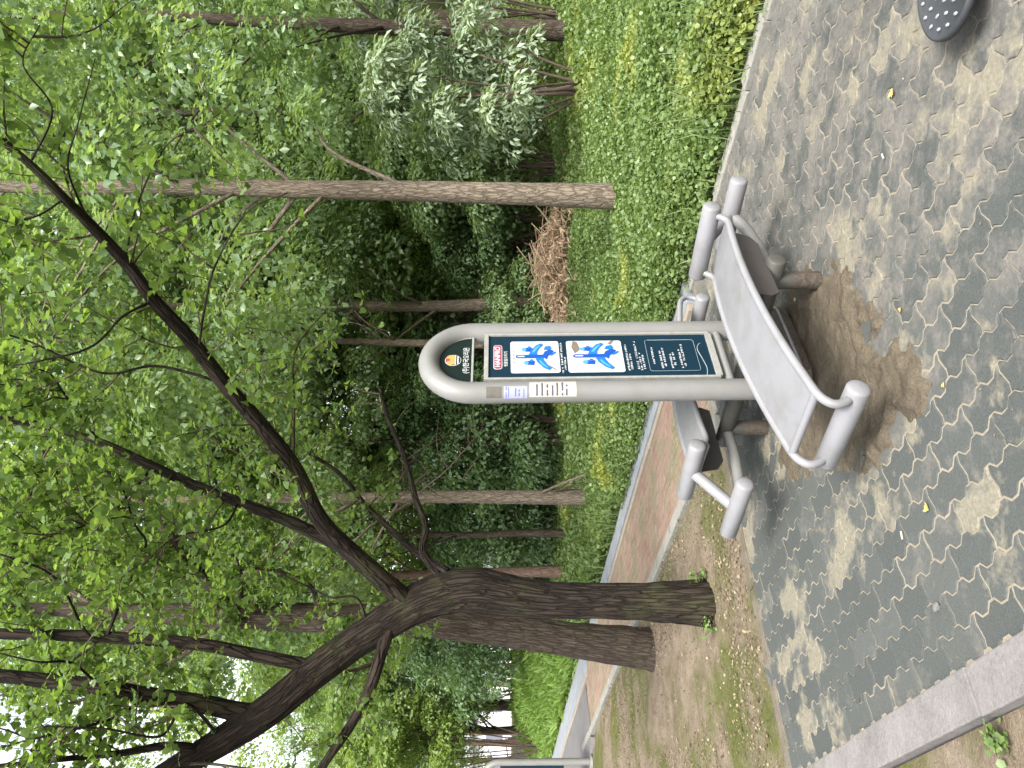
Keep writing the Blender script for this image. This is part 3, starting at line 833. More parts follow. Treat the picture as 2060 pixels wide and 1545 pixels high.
swp = [LS(-0.157, TF, 0.462), LS(-0.10, TF, 0.452), LS(-0.03, TF, 0.462), LS(0.04, TF, 0.474), LS(0.08, TF, 0.462), LS(0.09, TF, 0.448)]
V, F, bk = tube(swp, [0.0025] * 6, sides=5, n=24); o = link('printed_swoosh', mesh_np('printed_swoosh', V, F), M['print_line']); o.parent = panel

# stickers on the left pipe
def sticker(name, z0, z1, a0, a1, mat, lines, ink):
    r = 0.0545; b = MB(); k = 10
    ang = np.radians(np.linspace(a0, a1, k + 1))
    vs_ = []
    for z in (z0, z1):
        for a in ang: vs_.append(LS(-w_ + r * math.sin(a), -r * math.cos(a), z))
    b.add(vs_, [(i, i + 1, i + k + 2, i + k + 1) for i in range(k)], True)
    st = b.build(name, mat, mach)
    r2 = r + 0.0006
    for z, f0, f1, hh in lines:
        b = MB(); aa = np.radians(np.linspace(a0 + (a1 - a0) * f0, a0 + (a1 - a0) * f1, 7)); vs_ = []
        zz = z0 + (z1 - z0) * z
        for q in (zz - hh / 2, zz + hh / 2):
            for a in aa: vs_.append(LS(-w_ + r2 * math.sin(a), -r2 * math.cos(a), q))
        b.add(vs_, [(i, i + 1, i + 8, i + 7) for i in range(0, 6) if (i % 2 == 0 or rr.random() < 0.7)], True)
        o = b.build('sticker_line', M[ink]); o.parent = st
sticker('sticker', 1.478, 1.552, -75, -15, M['sticker_grey'], [(0.25, 0.1, 0.5, 0.012)], 'print_smudge')
sticker('sticker', 1.355, 1.468, -78, -12, M['sticker_lilac'], [(0.9, 0.05, 0.95, 0.004), (0.8, 0.1, 0.9, 0.004), (0.5, 0.2, 0.8, 0.006), (0.35, 0.2, 0.7, 0.006), (0.15, 0.05, 0.9, 0.004)], 'ink_blue')
sticker('sticker', 1.118, 1.345, -72, 18, M['sticker_white'], [(z, 0.08, f, 0.008) for z, f in ((0.84, 0.9), (0.73, 0.85), (0.62, 0.75), (0.51, 0.8), (0.41, 0.85), (0.30, 0.9), (0.21, 0.85))], 'print_dark')

# crossbar and legs
def dome_caps(r, base):   # radii/offsets for a pipe with softly domed ends
    return
def pipe(name, p0, p1, r, mat, par, sides=28, dome=0.25):
    p0, p1 = np.array(p0), np.array(p1); d = p1 - p0; Ln = np.linalg.norm(d); d = d / Ln
    k = [0.0, 0.35, 0.7, 0.92, 1.0]
    P, R = [], []
    for f in k: P.append(p0 + d * (r * dome * (1 - math.sqrt(max(0, 1 - f * f)))) ); R.append(r * f if f > 0 else r * 0.03)
    P.append(p0 + d * Ln * 0.5); R.append(r)
    for f in reversed(k): P.append(p1 - d * (r * dome * (1 - math.sqrt(max(0, 1 - f * f))))); R.append(r * f if f > 0 else r * 0.03)
    V, F, bk = tube(P, R, sides=sides, resample=False, cap=False)
    # fix frames at ends
    o = link(name, mesh_np(name, V, F, smooth=True, bark=bk), mat)
    if par is not None:
        if par.type == 'EMPTY': put(o, par)
        else: o.parent = par
    return o
pipe('crossbar', L(0, -0.625, 0.223), L(0, 0.625, 0.223), 0.0445, M['paint_leg_shaded'], mach)
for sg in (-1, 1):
    tube_obj('leg', [L(0, sg * 0.50, 0.215), L(0, sg * 0.50, -0.05)], 0.042, M['paint_leg_shaded'], mach, sides=24, step=0.03)
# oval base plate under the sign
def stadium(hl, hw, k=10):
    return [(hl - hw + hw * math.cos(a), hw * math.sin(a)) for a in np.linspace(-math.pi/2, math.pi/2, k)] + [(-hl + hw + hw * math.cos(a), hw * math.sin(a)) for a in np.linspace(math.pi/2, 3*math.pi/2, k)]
b = MB(); b.prism([(x * 1.0 - 0.06, y - 0.10) for x, y in stadium(0.30, 0.105)], lambda x, y, d: L(x, y, d), 0.03, 0.075); b.build('base_plate', M['paint_leg_shaded'], mach, 0.006)
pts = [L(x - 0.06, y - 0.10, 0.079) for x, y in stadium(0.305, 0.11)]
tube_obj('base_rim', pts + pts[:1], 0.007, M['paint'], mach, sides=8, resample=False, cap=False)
for q in (-0.225, 0.225): tube_obj('post_foot', [L(q + 0.012, 0, 0.25), L(q + 0.012, 0, 0.0)], 0.050, M['paint_leg_shaded'], mach, sides=24, step=0.05)

def bench(sg):
    """one curved board with its rails and rollers; sg=1 front, -1 the same turned about the post"""
    def G(s, t, z): return L(sg * s, sg * t, z)
    T = -BT
    # board
    b = MB(); ks = np.linspace(S0, S1, 26); kt = np.linspace(-BHW + 0.006, BHW - 0.006, 9)
    th = 0.008
    vs_ = []
    for s in ks:
        for t in kt: vs_.append(G(s, T + t, zb(s) + 0.010 - 0.006 * (t / BHW) ** 2))
    nk = len(kt); top = [(i * nk + j, (i + 1) * nk + j, (i + 1) * nk + j + 1, i * nk + j + 1) for i in range(len(ks) - 1) for j in range(nk - 1)]
    off = len(vs_)
    vs_ += [(x, y, z - th) for x, y, z in vs_]
    fs = top + [tuple(reversed([q + off for q in f])) for f in top]
    for i in range(len(ks) - 1):
        for j in (0, nk - 1): fs.append((i * nk + j, (i + 1) * nk + j, (i + 1) * nk + j + off, i * nk + j + off))
    for j in range(nk - 1):
        for i in (0, len(ks) - 1): fs.append((i * nk + j, i * nk + j + 1, i * nk + j + 1 + off, i * nk + j + off))
    b.add(vs_, fs, True)
    board = b.build('board', M['paint'], mach)
    try: board.data.set_sharp_from_angle(angle=math.radians(40))
    except Exception: pass
    for e in (-1, 1):
        t = T + e * BHW
        path = [G(-0.962, t, 0.222), G(-0.985, t, 0.255), G(-0.995, t, 0.295), G(-0.975, t, 0.325), G(S0, t, zb(S0))]
        path += [G(s, t, zb(s)) for s in np.linspace(S0 + 0.08, 0.20, 12)]
        path += [G(0.235, t, 0.418), G(0.265, t, 0.445), G(0.292, t, 0.480)]
        o = tube_obj('side_rail', path, 0.0165, M['paint'], None, sides=16, step=0.015); o.parent = board
    o = tube_obj('rung', [G(S0, T - BHW, zb(S0)), G(S0, T + BHW, zb(S0))], 0.0165, M['paint'], None, sides=16, step=0.05); o.parent = board
    RL = 0.212
    pipe('roller', G(-0.949, T - RL, 0.206), G(-0.949, T + RL, 0.206), 0.0445, M['paint'], mach, dome=0.35)
    pipe('roller', G(0.30, T - RL, 0.478), G(0.30, T + RL, 0.478), 0.0445, M['paint'], mach, dome=0.35)
    pipe('roller', G(0.551, T - RL, 0.292), G(0.551, T + RL, 0.292), 0.0445, M['paint'], mach, dome=0.35)
    tube_obj('roller_link', [G(0.30, T + 0.0, 0.478), G(0.551, T + 0.0, 0.292)], 0.030, M['paint'], mach, sides=18, step=0.05)
    tube_obj('strut', [G(0.0, T, 0.223), G(0.2, T, 0.222), G(0.42, T, 0.245), G(0.551, T, 0.292)], 0.029, M['paint_frame'], mach, sides=18, step=0.03)
    # channel bracket under the board
    b = MB()
    poly = [(-0.21, 0.262), (0.17, 0.262), (0.22, 0.30), (0.22, zb(0.22) - 0.004), (0.0, zb(0.0) - 0.004), (-0.25, zb(-0.25) - 0.004), (-0.25, 0.31)]
    b.prism(poly, lambda s, z, d: G(s, d + (zb(s) - z) * 0.25, z), T - 0.115, T - 0.109)
    b.build('bracket', M['paint_under_shaded'], mach)
bench(1); bench(-1)
# ================================================================== TREES
def unit(v): return v / (np.linalg.norm(v) + 1e-9)

class Wood:
    def __init__(s): s.parts = []
    def limb(s, pts, rad, sides=14, step=0.05, rough=0.0, seed=0, rf=(5, 2.0)):
        V, F, b = tube(pts, rad, sides=sides, step=step, rough=rough, seed=seed, rfreq=rf)
        s.parts.append((V, F, b)); return spline(pts, rad, max(len(pts) * 4, 12))[:2]
    def build(s, name, mat, parent):
        V, F, b = join(s.parts)
        o = link(name, mesh_np(name, V, F, smooth=True, bark=b), mat)
        put(o, parent); return o

def grow_twigs(branches, rng, per_m, length, leaf_size, levels=2, droop=0.15, up=0.25, dens=1.0, tw=None, lo=0.15):
    """twigs with spur leaves along branch polylines -> (twig tubes, leaf arrays)"""
    tubes = []; LP, LN, LY, LS_, LT = [], [], [], [], []
    def spawn(Q, R, lv, ln, pm):
        seg = np.linalg.norm(np.diff(Q, axis=0), axis=1); d = np.concatenate([[0], np.cumsum(seg)]); Lt = d[-1]
        k = rng.poisson(max(Lt * pm, 0.5))
        for _ in range(k):
            t = rng.uniform(lo * Lt, Lt) if lv == levels else rng.uniform(0.15 * Lt, Lt)
            i = min(np.searchsorted(d, t) , len(Q) - 1); i = max(i, 1)
            p = Q[i-1] + (Q[i] - Q[i-1]) * ((t - d[i-1]) / max(seg[i-1], 1e-6))
            ax = unit(Q[i] - Q[i-1]); r = rng.normal(size=3); r = unit(r - ax * np.dot(r, ax))
            dr = unit(r + ax * rng.uniform(0.1, 0.9) + np.array([0, 0, up * rng.uniform(-0.4, 1)]))
            l = ln * rng.uniform(0.5, 1.25) * (1 - 0.35 * t / Lt)
            n = 6; pts = [p]
            for j in range(n):
                dr = unit(dr + rng.normal(size=3) * 0.16 - np.array([0, 0, droop * 0.2]))
                pts.append(pts[-1] + dr * l / n)
            pts = np.array(pts); r0 = (0.0065 if lv == levels else 0.0035) * (tw or 1)
            V, F, b = tube(pts, np.linspace(r0, 0.0012, n + 1), sides=4, resample=False, cap=False)
            tubes.append((V, F, b))
            # leaves
            ns_ = max(2, int(l / 0.055 * dens))
            for q in np.linspace(0.12, 1.0, ns_):
                x = q * n; a = min(int(x), n - 1); c = pts[a] + (pts[a+1] - pts[a]) * (x - a)
                m = rng.integers(2, 5)
                dd = rnd_dir(m, rng) + np.array([0, 0, 0.1]); dd[:, 2] *= 0.6
                LP.append(c + dd * 0.012); LY.append(dd + np.array([0, 0, -0.25])); LN.append(rnd_dir(m, rng) * 0.75 + np.array([0, 0, 0.8]))
                LS_.append(leaf_size * rng.uniform(0.6, 1.15, m)); LT.append(rng.uniform(0, 1, m))
            if lv > 1: spawn(pts, None, lv - 1, ln * 0.55, pm * 1.0)
    for Q, R in branches: spawn(np.asarray(Q), R, levels, length, per_m)
    return tubes, [np.concatenate(a) for a in (LP, LN, LY, LS_, LT)]

def px(list_): return [BP(a, b, c) for a, b, c in list_]

# ---- the leaning tree on the left whose limbs fill the top of the picture
def near_tree():
    rng = np.random.default_rng(3)
    base = BP(1432, 1218, 5.46); root = empty('ginkgo_tree', (base[0], base[1], 0))
    tag(root, 'dark forked tree nearest the bench, its thick limb leaning left over the dirt', 'tree')
    wd = Wood(); br = []
    trunk = [(a, b, c) for a, b, c in ((1462, 1216, 5.46), (1432, 1213, 5.46), (1300, 1211, 5.46), (1200, 1209, 5.45), (1100, 1206, 5.43), (1020, 1196, 5.42), (960, 1186, 5.4), (905, 1191, 5.39), (850, 1208, 5.37), (800, 1236, 5.34), (750, 1268, 5.3), (700, 1301, 5.25), (625, 1358, 5.15), (550, 1422, 5.03), (450, 1488, 4.9), (370, 1536, 4.8), (250, 1605, 4.7), (120, 1680, 4.6))]
    tr = [0.250, 0.172, 0.126, 0.120, 0.124, 0.134, 0.146, 0.146, 0.134, 0.120, 0.112, 0.110, 0.105, 0.100, 0.088, 0.074, 0.055, 0.035]
    Q = wd.limb(px(trunk), tr, sides=72, step=0.014, rough=0.17, seed=1, rf=(4.2, 2.6)); br.append((Q[0][len(Q[0])*5//8:], None))
    def limb(lst, r0, r1, sides=22, rough=0.08, leafy=True):
        if r0 < 0.021: r0 *= 0.62; r1 *= 0.7; lst = [(a_ + (rng.normal(0, 14) if 0 < i_ else 0), b_ + (rng.normal(0, 14) if 0 < i_ else 0), c_) for i_, (a_, b_, c_) in enumerate(lst)]
        p = px(lst); R = np.linspace(r0, r1, len(p)); q = wd.limb(p, R, sides=sides, step=0.025, rough=rough, seed=len(br), rf=(3.5, 3)); 
        if leafy: br.append(q)
        return q
    R1 = limb([(815, 1205, 5.33), (750, 1150, 5.2), (690, 1096, 5.1), (640, 1040, 5.0), (590, 940, 4.8), (520, 850, 4.6), (450, 770, 4.4), (380, 680, 4.2), (310, 605, 4.0), (250, 525, 3.9), (180, 450, 3.75), (130, 400, 3.6), (60, 330, 3.5), (-60, 230, 3.4), (-200, 100, 3.3)], 0.068, 0.010)
    R2 = limb([(700, 1105, 5.12), (610, 1062, 5.05), (560, 1040, 5.0), (480, 1010, 4.95), (400, 980, 4.9), (300, 935, 4.82), (200, 890, 4.75), (100, 860, 4.7), (0, 840, 4.6), (-150, 810, 4.5)], 0.044, 0.018)
    U1 = limb([(655, 1345, 5.2), (600, 1335, 5.15), (500, 1315, 5.1), (400, 1296, 5.05), (250, 1284, 5.0), (100, 1277, 4.95), (0, 1275, 4.9), (-150, 1270, 4.85)], 0.046, 0.032)
    U2 = limb([(545, 1440, 5.0), (480, 1432, 4.98), (400, 1415, 4.92), (300, 1400, 4.88), (200, 1382, 4.82), (100, 1370, 4.78), (0, 1360, 4.7), (-150, 1350, 4.6)], 0.066, 0.036)
    limb([(790, 1240, 5.3), (768, 1310, 5.2), (750, 1370, 5.1), (722, 1430, 5.05), (690, 1482, 5.0), (660, 1525, 4.95), (620, 1590, 4.9)], 0.045, 0.024)
    limb([(885, 1160, 5.4), (850, 1110, 5.45), (856, 1060, 5.5), (835, 1000, 5.5), (815, 925, 5.6), (780, 840, 5.7), (765, 790, 5.75)], 0.030, 0.012, 12)
    limb([(900, 1150, 5.4), (830, 1105, 5.5), (770, 1050, 5.6), (730, 1010, 5.7), (680, 950, 5.8), (600, 900, 5.9), (520, 850, 6.0)], 0.030, 0.008, 12)
    limb([(740, 1268, 5.3), (690, 1240, 5.3), (660, 1210, 5.35), (640, 1190, 5.4), (600, 1160, 5.5)], 0.018, 0.006, 10, leafy=False)
    limb([(420, 1510, 4.87), (340, 1500, 4.7), (240, 1515, 4.6), (100, 1530, 4.5), (-40, 1545, 4.4)], 0.03, 0.010, 12)
    # side branches high up
    limb([(250, 1286, 5.0), (190, 1230, 4.9), (110, 1170, 4.75), (20, 1130, 4.6), (-100, 1090, 4.5)], 0.018, 0.006, 10)
    limb([(210, 1290, 5.0), (250, 1180, 4.8), (280, 1100, 4.65), (270, 1030, 4.5), (230, 960, 4.4)], 0.020, 0.005, 10)
    limb([(310, 935, 4.85), (260, 990, 4.6), (170, 1050, 4.4), (60, 1080, 4.2)], 0.016, 0.005, 10)
    limb([(310, 605, 4.0), (260, 640, 3.85), (170, 690, 3.7), (60, 720, 3.6), (-60, 740, 3.5)], 0.013, 0.004, 10)
    limb([(450, 770, 4.4), (330, 760, 4.3), (200, 740, 4.2), (60, 700, 4.1), (-60, 660, 4.0)], 0.016, 0.005, 10)
    limb([(400, 700, 4.25), (390, 620, 4.0), (430, 520, 3.85), (500, 440, 3.8), (570, 380, 3.8)], 0.012, 0.004, 10)
    limb([(250, 525, 3.9), (280, 420, 3.75), (330, 330, 3.6), (400, 240, 3.5)], 0.010, 0.003, 8)
    limb([(180, 450, 3.75), (160, 340, 3.6), (170, 240, 3.5), (220, 130, 3.4)], 0.010, 0.003, 8)
    limb([(130, 400, 3.6), (60, 420, 3.5), (0, 470, 3.4), (-60, 500, 3.3)], 0.009, 0.003, 8)
    limb([(590, 940, 4.8), (570, 840, 4.6), (590, 720, 4.5), (640, 620, 4.4)], 0.012, 0.004, 10)
    limb([(450, 1492, 4.9), (380, 1440, 4.7), (300, 1470, 4.5), (200, 1450, 4.35), (80, 1470, 4.2)], 0.02, 0.005, 10)
    limb([(300, 1400, 4.88), (250, 1450, 4.7), (160, 1480, 4.5), (40, 1500, 4.4), (-40, 1510, 4.3)], 0.018, 0.005, 10)
    limb([(370, 1538, 4.8), (430, 1560, 4.6), (500, 1530, 4.5), (560, 1560, 4.4)], 0.02, 0.005, 10)
    limb([(200, 1382, 4.82), (150, 1330, 4.6), (80, 1320, 4.4), (0, 1310, 4.3)], 0.016, 0.005, 10)
    limb([(100, 860, 4.7), (80, 940, 4.4), (40, 1000, 4.2), (-20, 1040, 4.1)], 0.014, 0.004, 10)
    limb([(200, 890, 4.75), (160, 800, 4.5), (100, 740, 4.3), (30, 720, 4.2)], 0.014, 0.004, 10)
    limb([(60, 330, 3.5), (90, 240, 3.4), (60, 140, 3.3), (80, 40, 3.2)], 0.009, 0.003, 8)
    limb([(480, 1010, 4.95), (420, 1060, 4.7), (340, 1080, 4.5), (260, 1130, 4.4)], 0.014, 0.004, 10)
    wd.build('trunk', M['bark_dark'], root)
    tubes, (P, Nn, Y, S, T) = grow_twigs(br, rng, 5.2, 0.72, 0.049, 2, lo=0.3)
    V, F, b = join(tubes); put(link('twigs', mesh_np('twigs', V, F, bark=b), M['twig']), root)['kind'] = 'stuff'
    # keep leaves out of the view of the sign and below
    q = PX(P); ok = ~((q[:, 0] > 800) & (q[:, 1] < 1130)) & (q[:, 0] < 960)
    ok &= ~((q[:, 0] > 700) & (q[:, 1] < 900) & (RNG.random(len(P)) < 0.9))
    P, Nn, Y, S, T = P[ok], Nn[ok], Y[ok], S[ok], T[ok]
    V, F, t = leaves(P, Nn, Y, S, T_FAN, T, 1.1)
    put(link('crown', mesh_np('crown', V, F, tint=t), M['leaf_near']), root)
    print('near leaves', len(P))
near_tree()

# ---- second big tree behind it
def second_tree():
    rng = np.random.default_rng(4)
    base = BP(1310, 1300, 7.49); root = empty('ginkgo_tree', (base[0], base[1], 0))
    tag(root, 'upright dark-barked tree just left of and behind the leaning one, base on dirt', 'tree')
    wd = Wood(); br = []
    Y = 7.49
    wd.limb(px([(1335, 1312, Y), (1305, 1306, Y), (1150, 1287, Y), (1000, 1266, Y), (800, 1246, Y), (600, 1242, Y), (450, 1236, Y), (380, 1236, Y), (290, 1232, Y), (180, 1228, Y), (60, 1225, Y), (-80, 1220, Y)]),
            [0.290, 0.200, 0.158, 0.150, 0.140, 0.132, 0.125, 0.105, 0.085, 0.07, 0.055, 0.03], sides=56, step=0.02, rough=0.14, seed=7, rf=(4.5, 2.6))
    for lst, r0, r1 in (([(465, 1228, Y), (400, 1150, Y), (330, 1062, Y), (270, 990, Y), (190, 930, Y)], 0.06, 0.012),
                        ([(455, 1240, Y), (400, 1290, Y), (330, 1340, Y), (240, 1385, Y), (120, 1420, Y)], 0.055, 0.012),
                        ([(640, 1232, Y), (625, 1180, Y - .1), (560, 1150, Y - .3), (470, 1140, Y - .5)], 0.03, 0.008),
                        ([(480, 1230, Y), (485, 1170, Y - .2), (470, 1120, Y - .3), (380, 1080, Y - .5)], 0.03, 0.008),
                        ([(800, 1290, Y), (760, 1330, Y - .2), (700, 1350, Y - .4), (620, 1350, Y - .5)], 0.03, 0.008),
                        ([(300, 1232, Y), (220, 1290, Y + .3), (100, 1340, Y + .5), (0, 1400, Y + .6)], 0.04, 0.01),
                        ([(200, 1228, Y), (120, 1170, Y + .3), (40, 1100, Y + .5), (-60, 1050, Y + .6)], 0.04, 0.01)):
        p = px(lst); br.append(wd.limb(p, np.linspace(r0, r1, len(p)), sides=12, step=0.05, rough=0.06, seed=3))
    wd.build('trunk', M['bark_mid'], root)
    tubes, (P, Nn, Yd, S, T) = grow_twigs(br, rng, 8.0, 1.0, 0.060, 2, lo=0.15)
    V, F, b = join(tubes); put(link('twigs', mesh_np('twigs', V, F, bark=b), M['twig']), root)['kind'] = 'stuff'
    V, F, t = leaves(P, Nn, Yd, S, T_FAN, T, 1.1)
    put(link('crown', mesh_np('crown', V, F, tint=t), M['leaf_near']), root)
    print('second leaves', len(P))
second_tree()

# ---- crowns of clumped leaves, shared between look-alike trees
def clump_leaves(rng, C, Rr, n_each, size, tmpl, flat=0.7, shell=0.75):
    """C clump centres (K,3), Rr radii -> leaf arrays"""
    K_ = len(C); n = K_ * n_each
    idx = np.repeat(np.arange(K_), n_each)
    d = rnd_dir(n, rng); d[:, 2] = np.abs(d[:, 2]) * np.where(rng.random(n) < 0.78, 1, -1)
    rad = Rr[idx] * (shell + (1 - shell) * rng.random(n)) * rng.uniform(0.75, 1.15, n)
    P = C[idx] + d * rad[:, None] * np.array([1, 1, flat])
    Nn = d * 0.7 + np.array([0, 0, 0.75]) + rnd_dir(n, rng) * 0.65
    Y = d * np.array([1, 1, 0.3]) + rnd_dir(n, rng) * 0.6 + np.array([0, 0, -0.35])
    T = np.clip(rng.normal(0.45, 0.2, n) + (vnoise(C * 1.3, 5)[idx] - 0.5) * 0.7, 0, 1)
    return leaves(P, Nn, Y, size * rng.uniform(0.65, 1.25, n), tmpl, T)

def crown_mesh(name, seed, H, R, z0, K_, n_each, size, tmpl, cr=(0.45, 0.85), top=0.8):
    """crown from z0 to H, radius R at its widest"""
    rng = np.random.default_rng(seed)
    u = rng.random(K_); z = z0 + (H - z0) * u
    prof = np.clip(np.sin(np.pi * np.clip(u * 0.80 + 0.17, 0, 1)), 0.15, 1) ** 0.7
    a = rng.uniform(0, 2 * np.pi, K_); rr_ = R * prof * np.sqrt(rng.uniform(0.15, 1.0, K_))
    C = np.stack([rr_ * np.cos(a), rr_ * np.sin(a), z], -1)
    V, F, t = clump_leaves(rng, C, rng.uniform(cr[0], cr[1], K_), n_each, size, tmpl)
    return mesh_np(name, V, F, tint=t), C

CROWN = {}
for key, args in {
    'a': (21, 11.5, 2.9, 2.6, 110, 330, 0.125, T_LEAF, (0.40, 0.85)),
    'b': (22, 13.0, 3.1, 3.2, 120, 330, 0.120, T_LEAF, (0.40, 0.80)),
    'c': (23, 9.0, 2.5, 1.8, 90, 330, 0.115, T_NARROW, (0.35, 0.75)),
    'g': (27, 10.5, 2.6, 3.4, 70, 330, 0.085, T_LEAF, (0.30, 0.62)),
    'e': (25, 12.0, 2.6, 3.6, 60, 260, 0.110, T_LEAF, (0.35, 0.70)),
}.items():
    CROWN[key] = crown_mesh('crown_' + key, *args[:1], *args[1:])

TRUNKS = {}
def trunk_mesh(key, rng, H, r, crownC, lean, mat):
    wd = Wood()
    n = 9; zs_ = np.linspace(-0.35, H * 0.92, n)
    wob_ = np.cumsum(rng.normal(0, 0.03, (n, 2)), axis=0); wob_ -= wob_[0]
    c = np.stack([wob_[:, 0] + lean[0] * zs_, wob_[:, 1] + lean[1] * zs_, zs_], -1)
    R = r * (1 - 0.85 * (np.linspace(0, 1, n)) ** 1.1); R[0] = r * 1.2
    Q, _ = wd.limb(c, R, sides=20, step=0.12, rough=0.08, seed=int(rng.integers(99)), rf=(3.5, 1.8))
    # limbs to clumps
    for C in crownC[rng.permutation(len(crownC))[:16]]:
        zt = max(C[2] - np.hypot(C[0], C[1]) * rng.uniform(0.5, 0.9), H * 0.18)
        i = int(np.argmin(np.abs(Q[:, 2] - zt))); p = Q[i]
        mid = (p + C) / 2 + np.array([0, 0, 0.15]) + rng.normal(0, 0.12, 3)
        r0 = max(0.012, r * 0.32 * (1 - i / len(Q)))
        wd.limb([p, mid, C], [r0, r0 * 0.65, 0.008], sides=7, step=0.25)
    return wd

def bg_tree(label, px_, py_, Y, r, key, leaf, bark, H=None, scale=1.0, rz=None, lean=(0, 0), seed=0, group='trees of the wood behind the path', zscale=1.0, name='woodland_tree'):
    rng = np.random.default_rng(100 + seed)
    d = BP(px_, py_, Y); n, m = NM(d[0], d[1]); z = float(terr(n, m)) if n > 4.25 else -0.03
    root = empty(name, (d[0], d[1], z))
    tag(root, label, 'tree', group)
    me0, C = CROWN[key]
    me = me0.copy() if me0.materials and me0.materials[0] != M[leaf] else me0
    if me is not me0: me.materials.clear()
    c = link('crown', me, M[leaf], root)
    c.rotation_euler = (0, 0, rz if rz is not None else rng.uniform(0, 6.28)); c.scale = (scale, scale, scale * zscale)
    ang = c.rotation_euler[2]; ca, sa = math.cos(ang), math.sin(ang)
    Cw = np.stack([(C[:, 0] * ca - C[:, 1] * sa) * scale, (C[:, 0] * sa + C[:, 1] * ca) * scale, C[:, 2] * scale * zscale], -1)
    wd = trunk_mesh(key, rng, Cw[:, 2].max(), r, Cw, lean, bark)
    V, F, b = join(wd.parts)
    link('trunk', mesh_np('trunk', V, F, smooth=True, bark=b), M[bark], root)
    return root
TREES = [
 # label, px, py, Y, r, crown, leaf, bark, scale, lean
 ('grey furrowed trunk standing in the ground cover, right of the sign', 1250, 397, 7.6, 0.122, 'g', 'leaf_mid', 'bark_pale', 1.0, (0, 0)),
 ('trunk at the far right edge behind the silvery shrub', 1060, 64, 11.0, 0.14, 'g', 'leaf_mid', 'bark_mid', 1.0, (0.01, 0)),
 ('slim trunk rising behind the arched top of the sign', 1000, 690, 12.5, 0.075, 'g', 'leaf_mid', 'bark_pale', 1.15, (0, 0)),
 ('brown trunk right of the sign top, beside the dead brush heap', 1000, 606, 13.4, 0.125, 'g', 'leaf_mid', 'bark_pale', 1.0, (0, 0)),
 ('straight brown trunk left of the sign with two poles leaning on it', 1205, 1000, 10.7, 0.108, 'g', 'leaf_mid', 'bark_pale', 1.0, (0, 0)),
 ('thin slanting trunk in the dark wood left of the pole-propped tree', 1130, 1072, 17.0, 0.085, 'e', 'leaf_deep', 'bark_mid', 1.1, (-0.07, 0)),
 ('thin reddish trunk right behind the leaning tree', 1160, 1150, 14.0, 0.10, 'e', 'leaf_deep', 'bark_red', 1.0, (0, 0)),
]
for i, (lb, a, b_, Y, r, k, lf, bk, sc_, ln) in enumerate(TREES):
    bg_tree(lb, a, b_, Y, r, k, lf, bk, scale=sc_, lean=ln, seed=i)
# trees whose crowns make up the green wall; told apart by place
WALL = [
 ('leafy tree filling the gap between the far right trunk and the furrowed trunk', 230, 15.0, 'a', 'leaf_mid', 1.0),
 ('dense tree behind and right of the grey furrowed trunk', 330, 19.0, 'b', 'leaf_deep', 1.15),
 ('dense tree behind and left of the grey furrowed trunk', 505, 15.5, 'a', 'leaf_mid', 1.15),
 ('tall dense tree in the wood beyond the sign', 760, 16.5, 'b', 'leaf_mid', 1.1),
 ('leafy tree at the right end of the wood, partly out of frame', 40, 17.0, 'c', 'leaf_deep', 1.3),
 ('dark leafy tree between the sign and the pole-propped tree', 885, 13.5, 'g', 'leaf_mid', 0.82),
 ('leafy tree in the wood behind the pole-propped tree', 1010, 18.0, 'a', 'leaf_lime', 1.1),
 ('leafy tree in the wood straight behind the leaning tree', 1170, 24.0, 'b', 'leaf_mid', 1.25),
 ('leafy tree beyond the tall grass, left of the upright dark tree', 1320, 27.0, 'c', 'leaf_deep', 1.2),
 ('lime green tree beyond the road, at the left end of the wood', 1470, 24.0, 'c', 'leaf_lime', 0.9),
 ('yellow-green tree high behind the branches above the sign', 640, 21.0, 'b', 'leaf_lime', 1.35),
 ('tall pale tree behind the upright dark tree, sky showing through it', 1250, 31.0, 'e', 'leaf_lime', 1.55),
 ('thin crowned lime tree behind the top of the sign', 705, 16.0, 'g', 'leaf_lime', 1.1),
 ('thin crowned lime tree seen between the two thick limbs', 1075, 14.0, 'g', 'leaf_lime', 0.95),
 ('thin crowned lime tree right behind the upright dark tree', 1215, 15.5, 'g', 'leaf_lime', 1.0),
 ('loose crowned tree far behind the road with sky gaps', 1420, 26.0, 'e', 'leaf_lime', 1.3),
]
for i, (lb, py_, Y, k, lf, sc_) in enumerate(WALL):
    kk = 0.62 if py_ < 450 else 0.46 if py_ < 900 else 0.36 if py_ < 1200 else 0.27
    Hk = {'a': 11.5, 'b': 13.0, 'c': 9.0, 'e': 12.0, 'g': 10.5}[k] * sc_
    zsc = min(1.0, (1.5 + kk * Y) / Hk) if lf != 'leaf_lime' else 1.0
    bg_tree(lb, 1000, py_, Y, (0.075 if k == 'g' else 0.15) * sc_, k, lf, 'bark_mid', scale=sc_, seed=40 + i, zscale=zsc)
# far row of street trees at the left
for i, (py_, Y, r) in enumerate(((1378, 38, 0.20), (1424, 40, 0.17), (1470, 37, 0.22), (1492, 44, 0.20), (1340, 44, 0.2), (1530, 48, 0.2))):
    bg_tree('far trunk beyond the tall grass, number %s from the right' % ('one two three four five six'.split()[[4,0,1,2,3,5].index(i)]) , 1045, py_, Y, r, 'e', 'leaf_deep' if i % 2 else 'leaf_mid', 'bark_red', scale=0.92, seed=70 + i, group='far trees beyond the road', name='far_tree')

